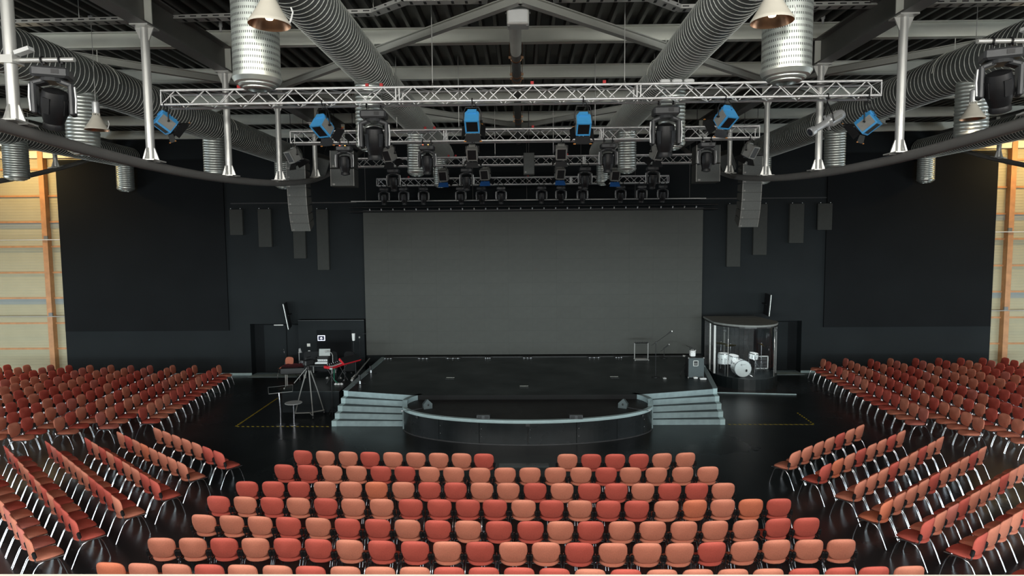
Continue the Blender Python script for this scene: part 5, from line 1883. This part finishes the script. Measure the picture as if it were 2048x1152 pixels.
# camera tripod on a dolly
f1, f2, f3 = on(595, 834, 0), on(638.5, 839, 0), on(665, 826, 0)
hub = at(620, 735, 19.9)
t = thing('camera_tripod', 'tall camera tripod on a wheeled dolly before the keyboard riser', 'tripod', (hub.x, 19.75, 0))
fc = [Vector((-0.45, -0.05, 0.14)), Vector((0.22, -0.35, 0.14)), Vector((0.35, 0.30, 0.14))]
hz = hub.z
for f in fc:
    MB().path([(f.x * 0.12, f.y * 0.12, hz - 0.05), (f.x * 0.6, f.y * 0.6, hz * 0.52), tuple(f)], [0.022, 0.019, 0.015], n=8).build('leg', 'steel_dark', t, smooth=True)
    MB().path([(0, 0, 0.12), (f.x * 1.05, f.y * 1.05, 0.12)], 0.022, n=6).build('dolly_arm', 'steel_dark', t)
    q = MB().lathe([(0.055, -0.015), (0.055, 0.015)], (f.x * 1.05, f.y * 1.05, 0.055), (1, 0.2, 0), 14)
    q.tube((f.x * 1.05, f.y * 1.05, 0.05), (f.x * 1.05, f.y * 1.05, 0.14), 0.012, n=6)
    q.build('caster', 'black_plastic', t)
MB().lathe([(0.06, hz - 0.08), (0.075, hz - 0.02), (0.05, hz + 0.05), (0.03, hz + 0.10)], n=16).build('bowl_head', 'black_metal', t, smooth=30)
MB().tube((0, 0, hz + 0.08), (-0.38, -0.28, hz - 0.42), 0.012, n=6).build('pan_bar', 'gear_grey', t)
cm = thing('video_camera', 'black video camera mounted on the tall tripod', 'camera', (hub.x, 19.75, hz + 0.10))
MB().bevbox((0, 0.0, 0.10), (0.16, 0.36, 0.18), 0.025, rotm(0, 0, -0.5)).build('body', 'black_plastic', cm)
MB().tube((0.08, 0.14, 0.10), (0.17, 0.30, 0.10), 0.055, n=14).build('lens', 'black_metal', cm, smooth=30)
MB().path([(-0.05, -0.10, 0.20), (-0.04, -0.08, 0.27), (0.05, 0.10, 0.27), (0.06, 0.12, 0.20)], 0.015, n=6).build('handle', 'black_plastic', cm)
MB().bevbox((-0.16, -0.12, 0.14), (0.12, 0.05, 0.09), 0.01, rotm(0, 0, -0.5)).build('viewfinder', 'mover_grey', cm)

# thin tall stand right of the tripod
p = on(665, 827, 0)
t = thing('light_stand', 'thin black pole stand between tripod and stage steps', 'stand', (p.x, p.y, 0))
MB().tube((0, 0, 0.0), (0, 0, 1.55), 0.014, n=8).build('pole', 'black_metal', t)
for i in range(3):
    a = 2 * PI * i / 3 + 0.3
    MB().tube((0, 0, 0.25), (0.22 * math.cos(a), 0.16 * math.sin(a), 0.0), 0.010, n=6).build('leg', 'black_metal', t)
MB().bevbox((0, 0, 1.50), (0.10, 0.06, 0.06), 0.01).build('clip', 'gear_grey', t)

# red keyboard on a stand
KY = 21.55
kc = at(674, 729, KY)
t = thing('red_keyboard', 'bright red stage keyboard on a black stand left of the stage', 'keyboard', (kc.x, KY, pz), (0, 0, 1.28))
kz = kc.z - pz
KM = Matrix.Translation((0, 0, kz)) @ Matrix.Rotation(0.10, 4, 'X')
MB(KM).bevbox((0, 0, 0), (1.15, 0.32, 0.10), 0.015).build('case', 'red_gloss', t)
MB(KM).box((0, -0.08, 0.052), (1.05, 0.14, 0.012)).build('white_keys', 'white_paint', t)
q = MB(KM)
for i in range(25):
    if i % 7 not in (2, 6):
        q.box((-0.50 + i * 0.042, -0.05, 0.064), (0.016, 0.09, 0.014))
q.build('black_keys', 'black_plastic', t)
MB(KM).box((0, 0.09, 0.053), (1.05, 0.12, 0.008)).build('control_panel', 'black_plastic', t)
for i in range(8):
    MB(KM).tube((-0.45 + i * 0.12, 0.09, 0.055), (-0.45 + i * 0.12, 0.09, 0.075), 0.012, n=8).build('knob', 'screw_white', t)
for s in (-1, 1):
    MB().tube((s * 0.35, -0.2, 0.01), (s * 0.35, 0.18, kz - 0.06), 0.018, n=8).build('stand_leg', 'black_metal', t)
    MB().tube((s * 0.35, 0.2, 0.01), (s * 0.35, -0.18, kz - 0.06), 0.018, n=8).build('stand_leg', 'black_metal', t)
MB().path([(-0.4, -0.15, kz - 0.05), (-0.5, -0.2, kz - 0.25), (-0.42, -0.15, kz - 0.45), (-0.3, -0.2, 0.05)], 0.012, n=6).build('signal_cable', 'green_cable', t)
# second board leaning up behind it, red back
c2 = at(700, 719, 22.0)
t = thing('tilted_keyboard', 'red-backed keyboard tilted up behind the red one', 'keyboard', (c2.x, 22.0, pz), (0, 0, 1.15))
KM = Matrix.Translation((0, 0, c2.z - pz)) @ Matrix.Rotation(0.75, 4, 'X')
MB(KM).bevbox((0, 0, 0), (0.95, 0.30, 0.08), 0.015).build('case', 'red_gloss', t)
MB(KM).box((0, 0, 0.043), (0.90, 0.27, 0.01)).build('key_bed', 'black_plastic', t)
for s in (-1, 1):
    MB().tube((s * 0.3, 0, 0.0), (s * 0.3, 0, c2.z - pz - 0.05), 0.018, n=8).build('stand_leg', 'black_metal', t)

# piano under a dark red cloth
c = at(589, 732, 23.9)
t = thing('covered_piano', 'keyboard desk under a dark red cloth near the left door', 'desk', (c.x, 23.9, 0), (0, 0, 0.15))
zt = c.z
MB().bevbox((0, 0.05, zt - 0.16), (1.02, 0.52, 0.26), 0.03).build('desk_body', 'black_plastic', t)
q = MB()
nx, ny = 14, 8
vs, fs = [], []
for i in range(nx + 1):
    for j in range(ny + 1):
        u, v = i / nx - 0.5, j / ny - 0.5
        vs.append((u * 1.08, v * 0.60 + 0.05, zt - 0.015 + 0.05 * math.sin(i * 1.7) * math.sin(j * 1.3) * 0.4 + 0.10 * max(0, v) + 0.05 * u - 0.05 * (abs(u) > 0.46)))
for i in range(nx):
    for j in range(ny):
        k = i * (ny + 1) + j
        fs.append((k, k + ny + 1, k + ny + 2, k + 1))
q.add(vs, fs).build('red_cloth', 'red_cloth', t, smooth=True)
for s in (-1, 1):
    q = MB().tube((s * 0.35, 0, zt - 0.3), (s * 0.35, 0, 0.04), 0.022, n=8)
    q.tube((s * 0.35 + 0.06, 0, zt - 0.3), (s * 0.35 + 0.06, 0, 0.04), 0.022, n=8)
    q.build('leg', 'steel_light', t)
    MB().tube((s * 0.35, -0.3, 0.025), (s * 0.35, 0.3, 0.025), 0.022, n=8).build('foot', 'steel_light', t)

# black side table carrying the mixer rack, laptop and a desk lamp
SY2 = 22.9
c = at(645, 728, SY2)
t = thing('keyboard_table', 'black table with grey legs on the riser behind the tripod', 'table', (c.x, SY2, pz))
tz = c.z - pz
MB().box((0, 0, tz - 0.02), (0.95, 0.55, 0.04)).build('table_top', 'black_plastic', t)
for sx in (-1, 1):
    MB().path([(sx * 0.42, -0.22, tz - 0.04), (sx * 0.42, -0.22, 0.0)], 0.022, n=6).build('leg', 'gear_grey', t)
    MB().path([(sx * 0.42, 0.22, tz - 0.04), (sx * 0.42, 0.22, 0.0)], 0.022, n=6).build('leg', 'gear_grey', t)
top = pz + tz
t = thing('mixer_rack', 'black and silver mixer rack on the keyboard table', 'mixer', (c.x + 0.02, SY2 - 0.02, top))
MB().bevbox((0, 0, 0.13), (0.52, 0.36, 0.24), 0.015).build('rack_case', 'black_plastic', t)
for z in (0.08, 0.18):
    MB().box((0, -0.182, z), (0.46, 0.012, 0.07)).build('front_plate', 'fixture_silver', t)
for i in range(6):
    MB().tube((-0.18 + 0.07 * i, -0.188, 0.18), (-0.18 + 0.07 * i, -0.20, 0.18), 0.012, n=8).build('knob', 'black_plastic', t)
t = thing('laptop', 'open grey laptop behind the mixer rack', 'laptop', (c.x + 0.02, SY2 + 0.10, top + 0.25))
MB().box((0, 0, 0.01), (0.40, 0.24, 0.018)).build('keyboard_base', 'black_plastic', t)
MB().box((0, 0.13, 0.15), (0.42, 0.014, 0.26), rotm(-0.15, 0, 0)).build('lid', 'laptop_grey', t)
t = thing('desk_lamp', 'white gooseneck lamp beside the laptop', 'lamp', (c.x + 0.36, SY2 + 0.1, top))
MB().lathe([(0.05, 0), (0.05, 0.015), (0.012, 0.03)], n=14).build('base', 'fixture_silver', t)
MB().path([(0, 0, 0.02), (0, 0, 0.30), (-0.04, 0, 0.40), (-0.12, -0.03, 0.45), (-0.20, -0.06, 0.47)], 0.011, n=6).build('gooseneck', 'fixture_silver', t, smooth=True)
MB().tube((-0.20, -0.06, 0.47), (-0.26, -0.08, 0.45), 0.025, 0.035, n=10).build('lamp_head', 'fixture_silver', t)

# black rounded sound screens behind the keyboards
for x0, x1, y0, y1, Y, lb in ((607, 676, 703, 760, 23.3, 'black rounded sound screen behind the keyboard table'), (688, 710, 703, 755, 23.2, 'narrow black sound screen beside the stage edge')):
    a, b = at(x0, y0, Y), at(x1, y1, Y)
    t = thing('sound_screen', lb, 'screen panel', ((a.x + b.x) / 2, Y, pz))
    wv, hv = b.x - a.x, a.z - pz
    r = 0.12
    pts = [(-wv / 2, 0, 0.04), (wv / 2, 0, 0.04)] + [(wv / 2 - r + r * math.cos(u), 0, hv - r + r * math.sin(u)) for u in [PI / 2 * i / 6 for i in range(7)]] + [(-wv / 2 + r - r * math.sin(u), 0, hv - r + r * math.cos(u)) for u in [PI / 2 * i / 6 for i in range(7)]]
    MB().slab(pts, (0, 1, 0), 0.05).build('pad', 'felt_dark', t)
    for s in (-1, 1):
        MB().box((s * (wv / 2 - 0.08), 0.02, 0.02), (0.06, 0.4, 0.04)).build('foot', 'black_metal', t)

# pedals and cables on the riser front
for i in range(9):
    px, py = 655 + i * 8.5, 757 + (i % 3) * 6
    p = on(px, py, pz)
    if p.x > -6.12:
        p.x = -6.14 - 0.03 * i
    t = thing('effect_pedal', 'small effect pedal on the keyboard riser, %s from left' % ORD[i], 'pedal', p, (0, 0, 0.4 * (i % 2)), 'pedals on the keyboard riser')
    MB().bevbox((0, 0, 0.025), (0.09, 0.13, 0.05), 0.01).build('pedal_case', ('gear_grey', 'black_plastic', 'white_paint')[i % 3], t)
    MB().tube((0, -0.03, 0.05), (0, -0.03, 0.068), 0.012, n=8).build('switch', 'screw_white', t)

# wall fittings near the left door
BWY = 25.70
c = at(643, 676, BWY)
t = thing('wall_tablet', 'small lit tablet on the black wall behind the keyboards', 'tablet', (c.x, BWY, c.z))
MB().bevbox((0, -0.012, 0), (0.31, 0.024, 0.23), 0.006).build('frame', 'white_screen', t)
MB().box((0, -0.026, 0), (0.25, 0.006, 0.175)).build('display', 'screen_navy', t)
q = MB().box((0, -0.030, -0.012), (0.11, 0.003, 0.022))
q.box((0, -0.030, 0.008), (0.07, 0.003, 0.025))
q.sphere((0, -0.030, 0.025), 0.022, 10, (1, 0.1, 0.7))
q.box((0, -0.030, -0.065), (0.06, 0.003, 0.012))
q.build('display_icon', 'white_screen', t)
c = at(617.5, 690, BWY)
t = thing('light_switch', 'pale square light switch beside the left door', 'switch', (c.x, BWY, c.z))
MB().bevbox((0, -0.012, 0), (0.14, 0.024, 0.13), 0.008).build('plate', 'white_paint', t)
MB().bevbox((0, -0.026, 0), (0.09, 0.012, 0.085), 0.006).build('rocker', 'parapet_white', t)
c = at(618.5, 702, BWY)
t = thing('wall_socket', 'small pale wall socket below the light switch', 'socket', (c.x, BWY, c.z))
MB().bevbox((0, -0.012, 0), (0.09, 0.024, 0.055), 0.008).build('plate', 'white_paint', t)
MB().tube((0, -0.024, 0), (0, -0.028, 0), 0.018, n=10).build('socket_hole', 'gear_grey', t)
c = at(707, 674, 24.6)
t = thing('stand_lamp', 'white cylinder lamp on a thin pole beside the screen', 'lamp', (c.x, 24.6, 0.0))
MB().lathe([(0.12, 0), (0.12, 0.02), (0.02, 0.03)], n=20).build('base', 'black_metal', t)
MB().tube((0, 0, 0.02), (0, 0, c.z - 0.14), 0.010, n=6).build('pole', 'black_metal', t)
MB().lathe([(0.045, c.z - 0.15), (0.055, c.z - 0.12), (0.068, c.z + 0.13), (0.06, c.z + 0.15)], n=18).build('shade', 'white_paint', t, smooth=30)
c = at(598, 705, 25.0)
t = thing('gooseneck_lamp', 'silver lamp with a bent neck near the left door', 'lamp', (c.x, 25.0, 0.0))
MB().lathe([(0.12, 0), (0.12, 0.02), (0.02, 0.03)], n=20).build('base', 'black_metal', t)
MB().path([(0, 0, 0.02), (0, 0, c.z + 0.05), (0.01, 0, c.z + 0.16), (0.05, 0, c.z + 0.18), (0.07, 0, c.z + 0.12)], 0.012, n=6).build('neck', 'fixture_silver', t, smooth=True)
MB().lathe([(0.02, c.z + 0.14), (0.05, c.z + 0.06), (0.08, c.z + 0.0)], (0.05, 0, 0), n=16, cap1=False).build('shade', 'fixture_silver', t, smooth=True)
c = at(719, 672, 25.3)
t = thing('clip_microphone', 'small boom microphone at the left edge of the screen', 'microphone', (c.x, 25.3, 0.0))
MB().lathe([(0.09, 0), (0.09, 0.015), (0.02, 0.02)], n=16).build('base', 'black_metal', t)
MB().tube((0, 0, 0.02), (0, 0, c.z), 0.01, n=6).build('pole', 'black_metal', t)
MB().path([(0, 0, c.z), (0.10, 0, c.z + 0.08), (0.30, 0, c.z + 0.10)], 0.008, n=6).build('boom', 'black_metal', t)
MB().bevbox((0, -0.01, c.z - 0.05), (0.06, 0.05, 0.08), 0.01).build('clip', 'gear_grey', t)

# gear standing along the left stage edge
for i, (px, py, h, lb) in enumerate(((741, 746, 0.26, 'small black stand on the left stage edge, further back'), (719, 768, 0.32, 'small black stand at the front left stage edge'))):
    p = on(px, py, SH)
    p.x = max(p.x, -5.6)
    t = thing('stage_stand', lb, 'stand', p)
    MB().tube((0, 0, 0), (0, 0, h), 0.035, n=10).build('post', 'black_plastic', t)
    MB().box((0.03, -0.03, 0.06), (0.04, 0.03, 0.10)).build('plug', 'screw_white', t)
    for k in range(3):
        a = 2 * PI * k / 3
        MB().tube((0, 0, 0.05), (0.22 * math.cos(a), 0.12 * math.sin(a), 0.012), 0.012, n=6).build('leg', 'black_metal', t)
for i, (ax_, ay, bx_, by) in enumerate(((-6.05, 21.6, -6.02, 23.4), (-6.12, 22.2, -6.10, 24.4))):
    t = thing('leaning_pole', ['silver pole lying against the left side of the stage', 'second silver pole lying against the left side of the stage'][i], 'pole', (ax_, ay, pz if ay < 23 else 0.3))
    MB().tube((0, 0, 0.05), (bx_ - ax_, by - ay, 0.30), 0.025, n=10).build('pole_tube', 'steel_dark', t, smooth=True)
    MB().tube((0, 0, 0.05), ((bx_ - ax_) * 0.08, (by - ay) * 0.08, 0.07), 0.04, n=10).build('end_cap', 'white_paint', t, smooth=True)

# warm lamps added to yellow the upper part of the two boarded walls
for sx, lb in ((-1, 'warm wall lamp hung before the left yellow wall'), (1, 'warm wall lamp hung before the right yellow wall')):
    t = thing('wall_washer', lb, 'lamp', (sx * 20.9, 24.4, 9.55))
    MB().bevbox((0, 0, 0.08), (1.6, 0.22, 0.14), 0.02).build('housing', 'white_paint', t)
    MB().box((0, 0.02, 0.004), (1.5, 0.16, 0.012)).build('diffuser', 'lamp_bulb', t)
    for s in (-1, 1):
        MB().tube((s * 0.6, 0, 0.15), (s * 0.6, 0, 0.76), 0.008, n=5).build('rod', 'steel_light', t)
    d = bpy.data.lights.new('washer_light', 'AREA')
    d.shape = 'RECTANGLE'
    d.size, d.size_y = 1.5, 0.16
    d.energy = 210
    d.color = (1.0, 0.68, 0.28)
    o = bpy.data.objects.new('washer_light', d)
    COL.objects.link(o)
    o.parent = t
    o.location = (0, 0.0, -0.02)
    o.rotation_euler = (math.radians(35), 0, 0)
